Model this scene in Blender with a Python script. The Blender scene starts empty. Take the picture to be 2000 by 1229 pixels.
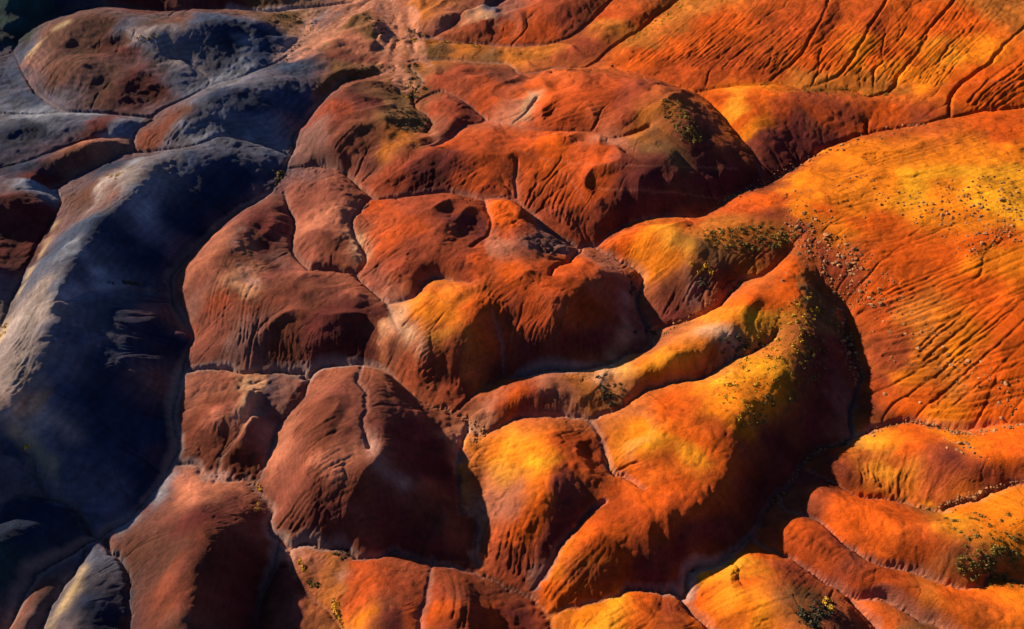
import bpy, math, random
import numpy as np

# ------------------------------------------------------------------ camera
S = bpy.context.scene
CAM_H = 120.0; PITCH = math.radians(45); HFOV = math.radians(60)
cam_d = bpy.data.cameras.new('camera'); cam = bpy.data.objects.new('camera', cam_d)
S.collection.objects.link(cam); S.camera = cam
cam.location = (0, 0, CAM_H); cam.rotation_euler = (math.pi/2 - PITCH, 0, 0)
cam_d.sensor_width = 36; cam_d.angle = HFOV; cam_d.clip_start = 1; cam_d.clip_end = 6000
# ------------------------------------------------------------------ light
SUN_AZ = math.radians(30)       # how far behind the picture's left the sun stands
SUN_EL = math.radians(22)
W = bpy.data.worlds.new('World'); S.world = W; W.use_nodes = True
nt = W.node_tree; bg = nt.nodes['Background']
sky = nt.nodes.new('ShaderNodeTexSky'); sky.sky_type = 'NISHITA'; sky.sun_disc = False
sky.sun_elevation = SUN_EL; sky.altitude = 1800; sky.air_density = 0.6; sky.dust_density = 0.3; sky.ozone_density = 2.0
sky.sun_rotation = -(math.pi/2 - SUN_AZ)
nt.links.new(sky.outputs[0], bg.inputs[0]); bg.inputs[1].default_value = 0.06
sd = bpy.data.lights.new('sun', 'SUN'); sun = bpy.data.objects.new('sun', sd); S.collection.objects.link(sun)
sd.energy = 5.0; sd.angle = math.radians(0.7); sd.color = (1.0, 0.76, 0.50)
tosun = np.array([-math.cos(SUN_AZ)*math.cos(SUN_EL), math.sin(SUN_AZ)*math.cos(SUN_EL), math.sin(SUN_EL)])
from mathutils import Vector, Matrix
sun.rotation_euler = Vector(tosun).to_track_quat('Z', 'Y').to_euler()
sun.location = (-60, 120, 80)
S.render.engine = 'CYCLES'
S.view_settings.view_transform = 'Standard'; S.view_settings.look = 'None'
S.view_settings.exposure = 1.42; S.view_settings.gamma = 1
S.view_settings.use_curve_mapping = False

# ------------------------------------------------------------------ mapping
FP = 1000/math.tan(HFOV/2)
cp, sp = math.cos(PITCH), math.sin(PITCH)
def hs(h):
    h = np.asarray(h, float)
    return np.where(h <= 20, 0.69*h, 13.8 + 0.46*(h-20))
def unproj(px, py, z):
    """the ground point of height z that the photograph shows at a picture point"""
    a = (px-1000)/FP; b = (614.5-py)/FP
    dx = a; dy = cp + b*sp; dz = -sp + b*cp
    t = (z-CAM_H)/dz
    return dx*t, dy*t

# traced drainage lines: (picture x, picture y, relief) -------------------------
GULLY = [
 # main wash of the left
 [(738,146,8.7),(715,152,8.4),(676,160,8),(640,195,7.6),(607,241,7.2),(581,270,7),(585,293,6.8),(570,319,6.5),(554,361,6.2),(520,392,5.8),(470,425,5.3),(410,480,4.9),(380,510,4.7),(348,545,4.5),(345,575,4.4),(358,625,4.1),(388,660,3.8),(378,690,3.6),(368,725,3.5),(363,765,3.2),(358,812,3),(365,852,2.8),(349,905,2.5),(304,968,2.1),(279,989,1.9),(258,1013,1.7),(216,1041,1.5),(175,1065,1.2),(133,1086,1),(80,1118,.8),(66,1142,.6),(21,1226,.3),(-20,1280,0)],
 [(349,905,2.5),(384,915,2.6),(388,933,2.8),(433,950,3),(471,943,3.1),(496,961,3.2),(517,982,3.3),(524,992,3.4),(512,1012,3.5),(535,1044,3.6),(556,1050,3.7),(598,1046,3.9),(640,1058,4),(671,1060,4.1),(689,1086,4.2),(723,1085,4.4),(772,1076,4.6),(814,1083,4.7),(863,1093,4.8),(912,1107,5),(950,1118,5.1),(982,1135,5.2),(1000,1149,5.4),(1021,1163,5.5),(1045,1188,5.6),(1066,1210,5.6),(1075,1250,5.4),(1080,1300,5)],
 [(549,1052,3.7),(570,1079,4.2),(587,1132,4.8),(608,1160,5.2),(640,1195,6),(680,1250,7)],
 [(545,1052,3.7),(538,1114,3),(515,1184,2.6),(500,1229,2.4),(490,1290,2)],
 [(1066,1206,5.6),(1080,1198,5.7),(1115,1188,5.8),(1134,1191,5.9),(1142,1179,6),(1189,1170,6.2),(1216,1153,6.3),(1255,1154,6.4),(1297,1156,6.5),(1325,1167,6.6),(1338,1150,6.8),(1356,1115,7),(1412,1100,7.2),(1440,1078,7.4),(1468,1051,7.6),(1500,995,8),(1520,966,8.2),(1545,950,8.3),(1570,912,8.6),(1591,887,8.8),(1619,870,9),(1650,866,9.2),(1668,856,9.3),(1695,845,9.8),(1727,831,10.6),(1779,823,12),(1835,835,13.5),(1884,847,15),(1936,842,17),(2000,831,19.5),(2090,815,22)],
 [(1668,856,9.3),(1656,800,9.5),(1663,771,10.4),(1682,745,11.2),(1682,725,11.8),(1669,693,12.8),(1653,654,13.3),(1640,602,15),(1607,582,16.5),(1588,553,18)],
 # between upper red hills and the orange slope, west of it behind the central mass
 [(2090,190,37),(2000,208,34),(1923,218,32.5),(1855,230,31),(1809,241,29.5),(1760,251,26.6),(1695,264,23.8),(1637,286,21.4),(1581,312,19.4),(1549,335,18.2),(1500,357,17.2),(1423,383,16.4),(1400,398,16.8),(1358,424,16),(1293,428,15),(1228,439,13.8),(1195,455,13),(1163,483,12)],
 [(1145,482,12),(1130,481,12.3),(1098,465,13),(1065,442,13.8),(1049,420,14.3),(1032,403,14.8),(1010,388,15.2),(975,383,15.6),(933,387,14.6),(874,374,13.2),(825,378,11.8),(777,384,10.8),(741,387,10),(708,368,9),(682,345,8.2),(650,332,7.6),(630,324,7.4),(607,324,7.1),(568,328,6.5)],
 [(1145,482,12),(1163,484,12),(1182,494,11.8),(1208,511,11.5),(1228,524,11.2),(1243,545,10.8),(1241,575,10.3),(1238,600,9.9),(1254,634,9.4),(1270,670,9)],
 [(1550,486,19.5),(1500,528,17.5),(1466,540,16),(1446,546,15),(1420,576,13.5),(1400,595,12.6),(1358,615,11.2),(1319,628,10.2),(1280,647,9.4),(1272,670,9),(1228,686,8.6),(1212,698,8.5),(1176,706,8.2),(1124,717,8),(1065,721,7.7),(1026,729,7.5),(1000,732,7.4),(956,758,7.2),(913,790,7),(904,787,6.9),(878,789,6.8),(845,771,6.9),(822,758,7),(803,748,7),(767,722,7.2),(728,712,6.8),(682,712,6.2),(650,716,5.7),(624,732,5.3),(607,738,5),(598,729,4.9),(549,725,4.5),(500,727,4.2),(439,719,3.8),(384,722,3.6),(370,725,3.5)],
 [(870,792,6.8),(888,807,6.8),(901,814,6.8),(915,828,6.7),(912,866,6.5),(901,898,6.3),(894,915,6.2),(898,968,6.0),(907,1002,5.9),(938,992,5.8),(943,1037,5.5),(933,1080,5.3),(936,1107,5.1)],
 [(915,828,6.7),(933,838,6.8),(947,845,6.8),(1000,826,7.3),(1035,814,7.6),(1087,812,8),(1115,817,8.2),(1154,825,8.5),(1180,817,8.8),(1228,799,9.4),(1283,765,10.3),(1312,755,10.8),(1345,747,11.4),(1390,743,12.2),(1433,712,13.6),(1472,693,15),(1500,670,16.5),(1520,645,18)],
 [(1154,825,8.5),(1168,849,9.2),(1178,887,10.2),(1195,927,11.3),(1216,933,12),(1258,954,14)],
 [(1180,980,12.5),(1140,1002,10.8),(1105,1037,9.2),(1080,1069,8),(1068,1110,7),(1045,1150,6)],
 # bottom right
 [(1580,919,8.6),(1612,936,9),(1654,954,9.6),(1682,961,10),(1706,966,10.4),(1751,969,11.4),(1772,982,12),(1828,996,13.6),(1846,985,14.2),(1901,968,15.8),(1954,950,17.5),(2000,940,19),(2090,920,22)],
 [(1520,968,8.2),(1545,999,8.8),(1605,1020,9.6),(1647,1058,10.4),(1682,1083,11),(1723,1107,11.8),(1765,1114,12.4),(1804,1125,13),(1860,1149,13.8),(1901,1153,14.4),(1926,1146,15),(1943,1132,15.4),(2000,1142,16.6),(2090,1140,19)],
 [(1468,1051,7.6),(1500,1076,8),(1538,1090,8.5),(1577,1121,9),(1622,1153,9.4),(1657,1170,9.8),(1716,1170,10.8),(1744,1181,11.4),(1790,1205,12.2),(1832,1219,13),(1880,1245,14),(1960,1290,15)],
 [(1657,1172,9.8),(1695,1205,10.2),(1716,1229,10.6),(1750,1280,11.4)],
 [(1325,1167,6.6),(1335,1177,6.8),(1360,1205,7.6),(1382,1229,8.2),(1410,1270,9)],
 # bottom
 [(844,1093,4.8),(839,1135,7.6),(832,1170,9.2),(825,1212,10.6),(820,1260,12)],
 [(206,1050,1.4),(209,1079,1.8),(241,1114,2.4),(251,1149,2.8),(253,1190,3.2),(251,1229,3.6),(250,1290,4)],
 [(165,1072,1.1),(150,1110,1.5),(120,1160,2),(90,1215,2.4),(70,1270,2.8)],
 # inside the central bottom hill, and left foot of it
 [(708,713,6.6),(697,751,13.5),(711,775,16),(713,803,17.4),(709,842,18),(722,875,17.4)],
 [(607,738,5),(588,772,4.7),(560,808,4.4),(540,828,4.2),(530,868,3.8),(515,910,3.5),(500,945,3.2),(496,961,3.2)],
 [(500,790,5.8),(482,842,5),(468,873,3.9),(447,894,3.5),(429,915,3.1),(420,945,3)],
 # big blue hill
 [(98,597,18.2),(130,583,16.4),(195,565,12.5),(277,566,8.5),(342,563,4.5)],
 [(30,845,14),(52,870,11.5),(63,905,9),(80,940,6.5),(91,968,5),(140,992,3.5),(171,1027,2),(190,1056,1.4)],
 [(91,968,5),(60,968,5.6),(35,968,6),(3,981,6.8),(-60,1010,8)],
 [(264,295,8),(234,299,8),(208,316,7.8),(156,339,7.6),(130,355,7.4),(94,374,7.2),(114,395,7),(70,488,6.6),(28,575,6.2),(-5,650,6),(-50,730,5.8)],
 [(-60,205,10.5),(0,218,10),(65,221,9.8),(130,218,9.6),(195,221,9.4),(260,226,9.2),(290,231,9),(262,254,8.6),(257,270,8.4),(264,295,8),(286,299,8.4),(378,285,12),(420,264,12.2),(470,268,10.5),(520,285,8.4),(572,305,6.7)],
 [(290,231,9),(312,215,9.2),(358,193,9.4),(400,172,9.5),(456,156,9.6),(500,140,9.7),(532,127,9.8),(560,110,9.8)],
 [(404,170,9.5),(404,150,10.2),(342,114,12)],
 [(26,101,8),(62,169,8.8),(107,208,9.4),(130,218,9.6)],
 [(-60,140,7.5),(0,112,7.8),(26,101,8),(45,72,8.4),(100,38,9),(170,18,10),(280,20,11),(350,24,11),(450,18,10.4),(520,25,10),(600,15,10),(690,5,10.1)],
 [(252,270,8.6),(180,274,9.2),(90,305,9.8),(0,335,10.4),(-60,350,11)],
 # hills around the centre left
 [(555,375,6.2),(565,410,6.6),(578,442,7.3),(575,462,7.8),(578,498,8.6),(607,524,9.4),(630,533,10),(669,537,10.7),(692,540,11),(721,566,11.6),(741,586,12),(754,595,12.3),(764,618,13),(778,644,14)],
 [(754,595,12.3),(793,590,13),(809,579,13.5),(819,560,14),(835,548,14.8),(868,550,16),(923,553,17.5)],
 [(692,540,11),(702,520,11.5),(708,504,12),(692,468,12.6),(686,436,12.6),(695,420,12),(708,403,11.3),(722,388,10.2)],
 [(945,388,15),(950,410,15.5),(951,452,17),(920,482,19)],
 [(1130,485,12.4),(1111,507,16),(1081,520,18),(1075,540,18.8)],
 # upper middle
 [(800,128,9.2),(815,160,10),(800,190,11),(803,208,11.4),(825,225,11.9),(840,243,12.3),(832,262,13)],
 [(806,205,11.2),(842,181,12),(876,180,13),(923,210,14.2),(946,233,15),(905,243,14.6),(882,268,14.2),(845,288,14.6)],
 [(1000,243,17.5),(1029,218,18.6),(1049,192,19.6)],
 [(946,233,15),(1000,243,17.5),(1060,252,19),(1148,254,21),(1195,270,23),(1267,250,26)],
 [(800,120,9.2),(825,117,9.5),(890,120,10.5),(952,125,12),(1000,127,13.2),(1029,146,14.3),(1084,136,15.6),(1146,130,17.4),(1179,107,18.4),(1211,81,19.6),(1247,59,21),(1283,33,23),(1319,7,25),(1360,-30,27)],
 [(778,80,9.4),(793,75,9.8),(838,71,10.5),(874,53,11.6),(910,34,12.4),(933,29,12.8),(972,10,13.6),(1000,-20,14.5)],
 [(838,72,10.5),(890,84,11),(950,88,12),(1000,92,13),(1060,86,14.6),(1098,76,16),(1156,42,18.6),(1195,3,22),(1215,-30,24)],
 [(1198,132,19.6),(1228,139,20.8),(1277,150,22),(1325,168,22.8),(1358,179,23.2),(1378,192,23),(1410,222,22.4),(1440,262,21.6),(1470,300,20.8),(1492,350,19.2)],
 [(1358,179,23.2),(1420,171,24.4),(1456,168,25),(1500,162,25.8),(1549,168,26.4),(1565,175,26.8),(1614,177,27.4),(1669,176,28),(1695,186,28.4),(1728,180,28.8),(1744,172,29.4),(1754,146,32.4),(1793,101,37),(1825,59,41.4),(1868,3,46),(1890,-30,47)],
 [(1565,175,26.8),(1630,150,30),(1656,114,33.6),(1695,55,39.6),(1728,6,44),(1750,-30,46)],
 [(1506,158,26),(1558,107,32),(1585,60,36.6),(1607,20,40),(1625,-30,42)],
 [(1855,228,31),(1861,175,34.6),(1923,130,40),(1956,101,43),(2000,55,46),(2060,0,50)],
 [(1693,240,24.6),(1695,262,23.8)],
 [(1010,315,18.6),(1010,350,17),(1010,386,15.3)],
 [(960,600,18.4),(972,660,14),(985,728,7.8)],
]
# flat wash beds: level ground without a channel of its own
FLAT = [[(755,-30,10),(772,30,9.7),(778,70,9.4),(770,98,9),(760,137,8.8),(738,146,8.7)],[(560,110,9.8),(607,81,9.9),(640,55,10),(690,25,10.1),(740,-10,10.2)],[(450,18,10.4),(520,22,10.3),(600,15,10.2),(690,3,10.2)],
 [(540,118,9.9),(580,80,10),(620,50,10.1),(660,15,10.2),(700,-20,10.3)], [(570,120,9.9),(610,95,10),(650,60,10.1),(690,30,10.2)], [(590,60,10.1),(620,20,10.2)],
 [(748,0,10.1),(758,50,9.8),(752,95,9.4),(735,135,9)], [(796,20,10.1),(806,70,9.7),(812,105,9.4),(840,130,9.6)], [(775,120,9.1),(785,150,9),(792,180,9.8)], [(740,70,9.6),(735,105,9.3)]]
# crests and surfaces: (name of the hill, [(x, y, relief)...])
RIDGE = [
 ('blue', [(480,290,11.5),(400,290,15.5),(320,298,18),(285,318,19),(262,368,19),(205,420,19),(155,475,19.6),(115,545,20.2),(95,610,20.6),(62,680,20),(25,740,20),(-60,820,20)]),
 ('blue', [(330,330,16),(300,400,14),(250,480,11.5)]),
 ('blue', [(62,700,19.5),(58,750,17.5),(80,815,14.2),(108,885,11.4),(138,930,9.4),(200,962,5.6),(262,985,2.8)]),
 ('blue', [(130,660,17),(160,740,13.2),(185,830,9),(200,900,6)]),
 ('blue_low', [(-60,900,16),(10,905,12.5),(50,930,9.5)]),
 ('blue_foot', [(-60,1060,11),(20,1040,8.6),(80,1030,6.2),(130,1035,3.6)]),
 ('dark_left', [(-60,400,14),(20,385,13.5),(70,395,11.5)]),
 ('dark_left', [(-60,520,13),(0,520,10)]),
 ('low_left', [(-60,325,12.5),(60,320,12),(120,300,13),(165,283,13.5),(220,272,12),(248,283,10)]),
 ('far_left_low', [(-60,235,14),(50,232,13.2),(150,228,13),(230,230,12),(268,240,10.3)]),
 ('saddle_hill', [(620,165,11),(560,150,15),(490,165,18),(430,172,18.5),(395,192,18),(355,222,16.5),(330,250,14)]),
 ('saddle_hill', [(430,172,18.5),(470,215,15),(510,240,11.5)]),
 ('striped', [(50,100,11.5),(90,60,15.5),(150,30,20),(230,28,19.5),(310,30,15.5),(340,32,12.6)]),
 ('striped', [(150,30,20),(130,62,18.5),(125,95,15.5)]),
 ('striped', [(72,155,11),(100,138,13.5),(145,112,18.6),(172,130,17),(205,168,13.5),(240,198,11)]),
 ('striped', [(235,92,14),(270,75,17),(302,60,19),(375,44,20),(440,36,19.5),(520,38,14.5),(560,55,11.5)]),
 ('striped', [(302,60,19),(345,105,14.5),(390,145,11)]),
 ('striped', [(165,98,16),(205,104,14.6),(245,110,13.8),(290,122,13)]),
 ('striped', [(440,36,19.5),(455,80,15.5),(450,125,11.5)]),
 ('far_dark', [(-60,60,14),(0,60,13)]),
 ('far_dark', [(-60,-40,20),(80,-30,20),(250,-35,19),(450,-30,17),(600,-35,14)]),
 ('low_mound', [(672,30,11.5),(700,26,13),(735,45,13.5),(735,72,12.5),(700,92,11)]),
 ('low_mound', [(655,112,10.8),(705,108,11.3),(728,112,10)]),
 ('green_mound', [(620,175,9.6),(660,140,11.5),(710,130,11.5),(755,120,10.2)]),
 ('upper_red', [(770,155,9.8),(720,158,13),(675,170,15),(645,195,16.5),(628,235,17.5),(640,275,16.5),(665,310,13.5)]),
 ('upper_red', [(628,235,17.5),(700,240,17.5),(745,212,17),(785,205,14.5)]),
 ('upper_red', [(640,250,16.8),(690,285,15.6),(730,325,13)]),
 ('upper_red', [(745,212,17),(760,255,17.5),(790,285,17),(850,297,18.5),(900,298,20),(960,296,21),(1050,285,22),(1150,290,24),(1250,292,26),(1320,285,27.5)]),
 ('upper_red', [(850,297,18.5),(835,330,16),(805,368,12.6)]),
 ('upper_red', [(1320,285,29),(1270,322,27),(1222,360,23.6),(1185,403,19),(1152,460,13.4)]),
 ('upper_red', [(1060,300,21.5),(1070,350,18.5),(1075,410,15)]),
 ('bulb', [(835,200,14),(868,188,17.5),(890,205,18),(882,235,17),(862,262,15.6),(835,285,14.8)]),
 ('upper_back', [(850,150,13),(900,150,15.6),(960,160,18),(1010,170,19.5)]),
 ('upper_red', [(1060,165,20),(1100,150,22),(1160,143,24.5),(1220,150,28.5),(1275,162,33),(1315,185,35.5),(1338,220,35),(1350,258,31.5),(1320,285,29)]),
 ('upper_red', [(1352,258,29),(1420,290,25.5),(1470,320,21.5)]),
 ('shoulder', [(1395,192,23.8),(1440,180,27),(1480,170,29),(1540,186,30),(1600,192,29.6),(1660,198,29.6),(1740,196,30.4),(1800,190,32),(1840,180,33.5)]),
 ('shoulder', [(1490,176,29),(1462,205,29),(1480,245,27),(1505,290,23)]),
 ('shoulder', [(1500,190,30),(1535,205,30),(1600,214,29),(1640,222,28)]),
 ('shoulder', [(1640,200,29.6),(1640,240,26)]),
 ('shoulder', [(1740,198,30.4),(1745,232,28.2)]),
 ('north_slope', [(1215,120,20.8),(1260,85,24),(1330,40,29),(1400,0,33),(1440,-30,36)]),
 ('north_slope', [(1420,130,27),(1470,80,32),(1520,30,36.5),(1560,-30,41)]),
 ('north_slope', [(1600,130,31),(1640,60,37),(1670,0,42)]),
 ('north_slope', [(1700,140,31),(1740,70,38),(1790,0,44)]),
 ('north_slope', [(1800,150,33.5),(1860,80,41),(1920,0,47)]),
 ('north_slope', [(1920,190,36),(1980,130,43),(2060,70,49)]),
 ('far_spur', [(1110,100,17),(1160,66,20.4),(1225,38,24),(1280,0,27.5),(1320,-40,30)]),
 ('far_hill', [(1000,70,14.4),(1015,35,18),(1070,18,22),(1120,0,24.6),(1160,-35,27)]),
 ('far_knoll', [(820,50,12.2),(850,25,16),(900,12,18.5),(940,0,19.5),(960,-30,20)]),
 ('far_low', [(850,72,11.4),(880,60,14),(930,46,16.4),(985,38,16.6),(1000,60,15)]),
 ('terrace', [(800,92,10.2),(860,92,12),(930,96,13.2),(1000,104,15),(1080,100,16.8),(1130,90,17.8)]),
 # orange slope: lines along the fall
 ('orange_slope', [(1480,375,19.5),(1560,365,22.5),(1650,330,26),(1750,300,29.5),(1880,270,34),(2090,230,40)]),
 ('orange_slope', [(1560,430,23.6),(1650,400,27),(1780,370,32),(1900,350,37),(2090,330,44)]),
 ('orange_slope', [(1610,480,22.6),(1700,480,26.5),(1800,460,31),(1900,450,36),(2090,430,44)]),
 ('orange_slope', [(1650,560,19),(1740,560,23.5),(1850,540,29),(2000,520,36),(2090,510,40)]),
 ('orange_slope', [(1700,650,16.5),(1790,660,20.5),(1900,650,26),(2090,620,35)]),
 ('orange_slope', [(1700,740,13),(1790,745,16.5),(1900,745,21),(2090,720,29)]),
 ('orange_slope', [(1700,810,11.6),(1800,800,14.6),(1900,810,18),(2090,790,24.5)]),
 ('yellow_ridge', [(1560,430,23.6),(1560,480,22.5),(1572,530,22.4),(1585,590,22),(1568,650,21.6),(1532,710,21.2),(1472,770,21),(1430,825,20.8),(1416,880,20.4),(1400,930,19.4),(1362,980,18),(1310,1005,17),(1255,1015,16.2),(1200,1040,14.8),(1150,1080,12.8),(1110,1115,10),(1082,1165,7.2)]),
 ('yellow_ridge', [(1200,812,11),(1250,800,14.6),(1270,835,16.2),(1280,880,16.6),(1300,940,16.8),(1330,985,17.2)]),
 ('yellow_ridge', [(1240,850,13.8),(1225,900,13)]),
 ('yellow_ridge', [(1360,850,18.8),(1350,900,17.8)]),
 ('yellow_spur', [(1070,820,11.5),(1085,870,17),(1075,920,17.6),(1045,965,15.4),(1015,1010,12.6),(1000,1060,9.4)]),
 ('yellow_spur', [(1150,960,13.5),(1110,975,13.8),(1075,950,16.5)]),
 ('middle_ridge', [(925,808,8.4),(965,780,10.6),(1020,755,12.6),(1080,742,13.4),(1120,752,11.6),(1180,750,11),(1225,722,13.8),(1300,690,17),(1380,655,19.4),(1440,615,21),(1500,560,22.4),(1560,510,22.4)]),
 ('middle_ridge', [(1300,690,17),(1310,725,14)]),
 ('shrub_ridge', [(1180,488,13.2),(1230,452,18),(1290,437,21.4),(1325,465,22),(1352,500,21),(1320,540,16.8),(1268,572,11.8)]),
 ('shrub_ridge', [(1325,450,21.8),(1400,425,23),(1480,425,24),(1560,430,23.6)]),
 ('shrub_ridge', [(1420,490,22),(1500,480,22.5)]),
 # central hills
 ('cleft', [(590,352,9.8),(640,345,13),(670,370,14),(650,410,15),(620,430,13.6),(600,452,11)]),
 ('cleft_foot', [(588,475,11.4),(615,470,13.4),(660,480,14),(690,505,13)]),
 ('cleft_foot', [(600,505,12),(640,515,13.2)]),
 ('west_red', [(548,402,8.6),(500,408,11.6),(450,435,13.6),(425,480,14.2),(425,540,13.6),(445,580,12.6),(480,610,12),(540,640,11.2),(585,670,9.6),(605,715,6.4)]),
 ('west_red', [(470,560,13.4),(530,535,13.6),(590,540,14),(650,550,15),(690,575,15.4),(680,620,14.5),(640,650,12)]),
 ('west_red', [(530,440,9.4),(532,480,9.6),(527,515,10),(512,545,11.6)]),
 ('west_red', [(470,440,13.8),(462,480,13.8),(470,530,13.4)]),
 ('west_red', [(770,672,12),(760,700,9)]),
 ('top_red', [(760,400,13.5),(830,384,17),(850,392,19),(850,430,21.4),(862,468,22.4),(905,505,21.6),(950,515,21)]),
 ('top_red', [(850,430,21.4),(780,470,18.6),(730,500,15)]),
 ('top_red', [(862,468,22.4),(820,520,18.5),(790,560,15)]),
 ('cracked', [(960,398,17),(1010,396,19),(1005,430,20.6),(1035,460,20.6),(1075,460,18.6),(1105,478,15.6)]),
 ('central', [(860,562,18.4),(905,562,20.6),(925,600,21.4),(915,650,18.6),(893,700,14),(885,760,8.8)]),
 ('central', [(950,515,21),(1030,530,21),(1090,560,21),(1130,540,20.6),(1175,515,18.4),(1205,530,15.5)]),
 ('central', [(1090,560,21),(1120,600,19.4),(1080,640,17),(1030,655,15.6),(1020,690,12.4)]),
 ('central', [(1130,590,19.6),(1180,620,15.6)]),
 ('central', [(820,640,17.4),(850,680,14.6)]),
 ('dark_dome', [(690,722,12),(655,755,16.8),(630,810,19.4),(628,870,19.6),(645,925,17.6),(680,980,14),(712,1020,10.6),(735,1062,6.4)]),
 ('dark_dome', [(740,720,12),(754,755,15.6),(752,800,17.6),(748,860,18.6),(748,910,17.4),(785,955,13.6),(850,985,10),(900,1025,7.8)]),
 ('dark_dome', [(722,895,17.6),(715,925,17)]),
 ('pitted', [(405,745,6),(440,738,8.4),(478,765,10.6),(482,805,10),(462,850,8.2),(430,885,6)]),
 ('pitted', [(560,735,6),(545,770,4.8),(530,800,5.2),(505,850,6.2),(480,900,4.6)]),
 ('brown_dome', [(372,955,7),(385,990,12),(378,1040,16),(365,1100,19),(360,1170,20.5),(360,1300,21.5)]),
 ('brown_dome', [(440,1010,12.6),(430,1060,15),(420,1110,16)]),
 ('brown_dome', [(280,1080,8)]),
 ('low_corner', [(205,1110,3.4),(170,1120,6),(150,1160,8.6),(138,1210,10.6),(130,1290,12)]),
 ('corner', [(100,1130,2.6),(70,1180,4.6),(35,1229,6),(0,1290,7)]),
 ('bottom_pair', [(718,1095,7.2),(730,1120,10.6),(735,1160,13),(738,1210,14.8),(740,1290,16)]),
 ('bottom_pair', [(880,1105,7),(892,1140,11.4),(900,1185,14),(905,1240,15.6),(910,1290,16)]),
 ('bottom_pale', [(600,1075,5),(640,1110,7),(660,1150,7.6)]),
 ('bottom_left_small', [(560,1110,4.4),(570,1160,7),(560,1200,8),(560,1260,9)]),
 ('bottom_yellow', [(1100,1210,7.4),(1160,1195,9),(1210,1170,9.4),(1255,1172,10),(1290,1195,11.6),(1320,1240,12)]),
 ('bottom_yellow', [(1190,1190,10),(1190,1260,13)]),
 ('rim_hill', [(1440,1090,9.6),(1475,1082,12),(1510,1110,15.4),(1555,1150,17),(1600,1195,18),(1640,1260,18.6)]),
 ('rim_hill', [(1475,1082,12),(1455,1130,13.6),(1450,1180,14.6),(1470,1260,16)]),
 ('long_lobe', [(1528,1022,9.8),(1555,1025,12.2),(1610,1055,15),(1655,1090,15.4),(1700,1128,14.8),(1770,1145,16.6),(1850,1180,18),(1930,1200,20),(2090,1190,24)]),
 ('south_lobe', [(1680,1180,10.6),(1710,1190,12.6),(1760,1215,14.2),(1830,1260,16)]),
 ('middle_lobe', [(1590,955,10.4),(1620,962,13.6),(1680,985,16.6),(1730,1005,18.4),(1790,1035,19.8),(1880,1045,22),(2000,1020,25),(2090,1000,27)]),
 ('middle_lobe', [(1850,1085,19),(1960,1080,22)]),
 ('east_hill', [(1700,858,11.4),(1735,848,14.2),(1780,850,16.6),(1850,875,19.4),(1930,890,22),(2090,870,27)]),
 ('east_hill', [(1600,895,11),(1640,900,13),(1660,925,13),(1690,930,12.6)]),
 ('east_hill', [(1690,885,11.4),(1740,920,14.6)]),
]

rng = np.random.default_rng(7)
# ------------------------------------------------------------------ numpy helpers
X0, X1, Y0, Y1 = -205., 205., 22., 290.
DG = 0.4
NX = int((X1-X0)/DG)+1; NY = int((Y1-Y0)/DG)+1
def to_ij(x, y, d=DG): return (np.asarray(x)-X0)/d, (np.asarray(y)-Y0)/d
def bil(F, x, y, d=DG):
    u = np.clip((x-X0)/d, 0, F.shape[1]-1.001); v = np.clip((y-Y0)/d, 0, F.shape[0]-1.001)
    i = u.astype(np.int32); j = v.astype(np.int32); fu = (u-i).astype(F.dtype); fv = (v-j).astype(F.dtype)
    if F.ndim == 3: fu = fu[..., None]; fv = fv[..., None]
    return (F[j,i]*(1-fu)+F[j,i+1]*fu)*(1-fv)+(F[j+1,i]*(1-fu)+F[j+1,i+1]*fu)*fv
def catmull(P, n):
    P = np.array(P, float)
    if len(P) < 3: 
        t = np.linspace(0, 1, n*max(1,len(P)-1)+1)[:,None]
        return P[0]*(1-t)+P[-1]*t if len(P) == 2 else P
    Q = np.vstack([2*P[0]-P[1], P, 2*P[-1]-P[-2]]); out = []
    for k in range(len(P)-1):
        p0,p1,p2,p3 = Q[k:k+4]; t = np.linspace(0,1,n,endpoint=False)[:,None]
        out.append(.5*((2*p1)+(-p0+p2)*t+(2*p0-5*p1+4*p2-p3)*t*t+(-p0+3*p1-3*p2+p3)*t**3))
    out.append(P[-1:]); return np.vstack(out)
def world_line(pts, n=14):
    p = np.array([(*unproj(a,b,float(hs(h))), float(hs(h))) for a,b,h in pts])
    return catmull(p, n)
def blur1(F, s, ax):
    r = max(1, int(3*s+.5)); k = np.exp(-.5*(np.arange(-r,r+1)/s)**2); k /= k.sum()
    pw = [(0,0)]*F.ndim; pw[ax] = (r,r); G = np.pad(F, pw, mode='edge'); out = np.zeros_like(F); n = F.shape[ax]
    for q in range(2*r+1):
        sl = [slice(None)]*F.ndim; sl[ax] = slice(q, q+n); out += k[q]*G[tuple(sl)]
    return out
def blur(F, s):
    if s < .3: return F
    return blur1(blur1(F, s, 0), s, 1)
def noise(shape, cell, r, d=DG):
    """smooth value noise with features of about cell metres"""
    ny, nx = shape; s = cell/d
    cy, cx = int(ny/s)+4, int(nx/s)+4
    g = r.standard_normal((cy, cx)).astype(np.float32)
    yy = np.arange(ny)/s+1; xx = np.arange(nx)/s+1
    def w(t):
        i = t.astype(int); f = t-i
        return i, [(-f**3+3*f*f-3*f+1)/6, (3*f**3-6*f*f+4)/6, (-3*f**3+3*f*f+3*f+1)/6, f**3/6]
    iy, wy = w(yy); ix, wx = w(xx)
    a = sum(g[iy+k-1]*wy[k][:,None] for k in range(4))
    b = sum(a[:, ix+k-1]*wx[k][None] for k in range(4))
    return (b/0.45).astype(np.float32)

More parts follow.
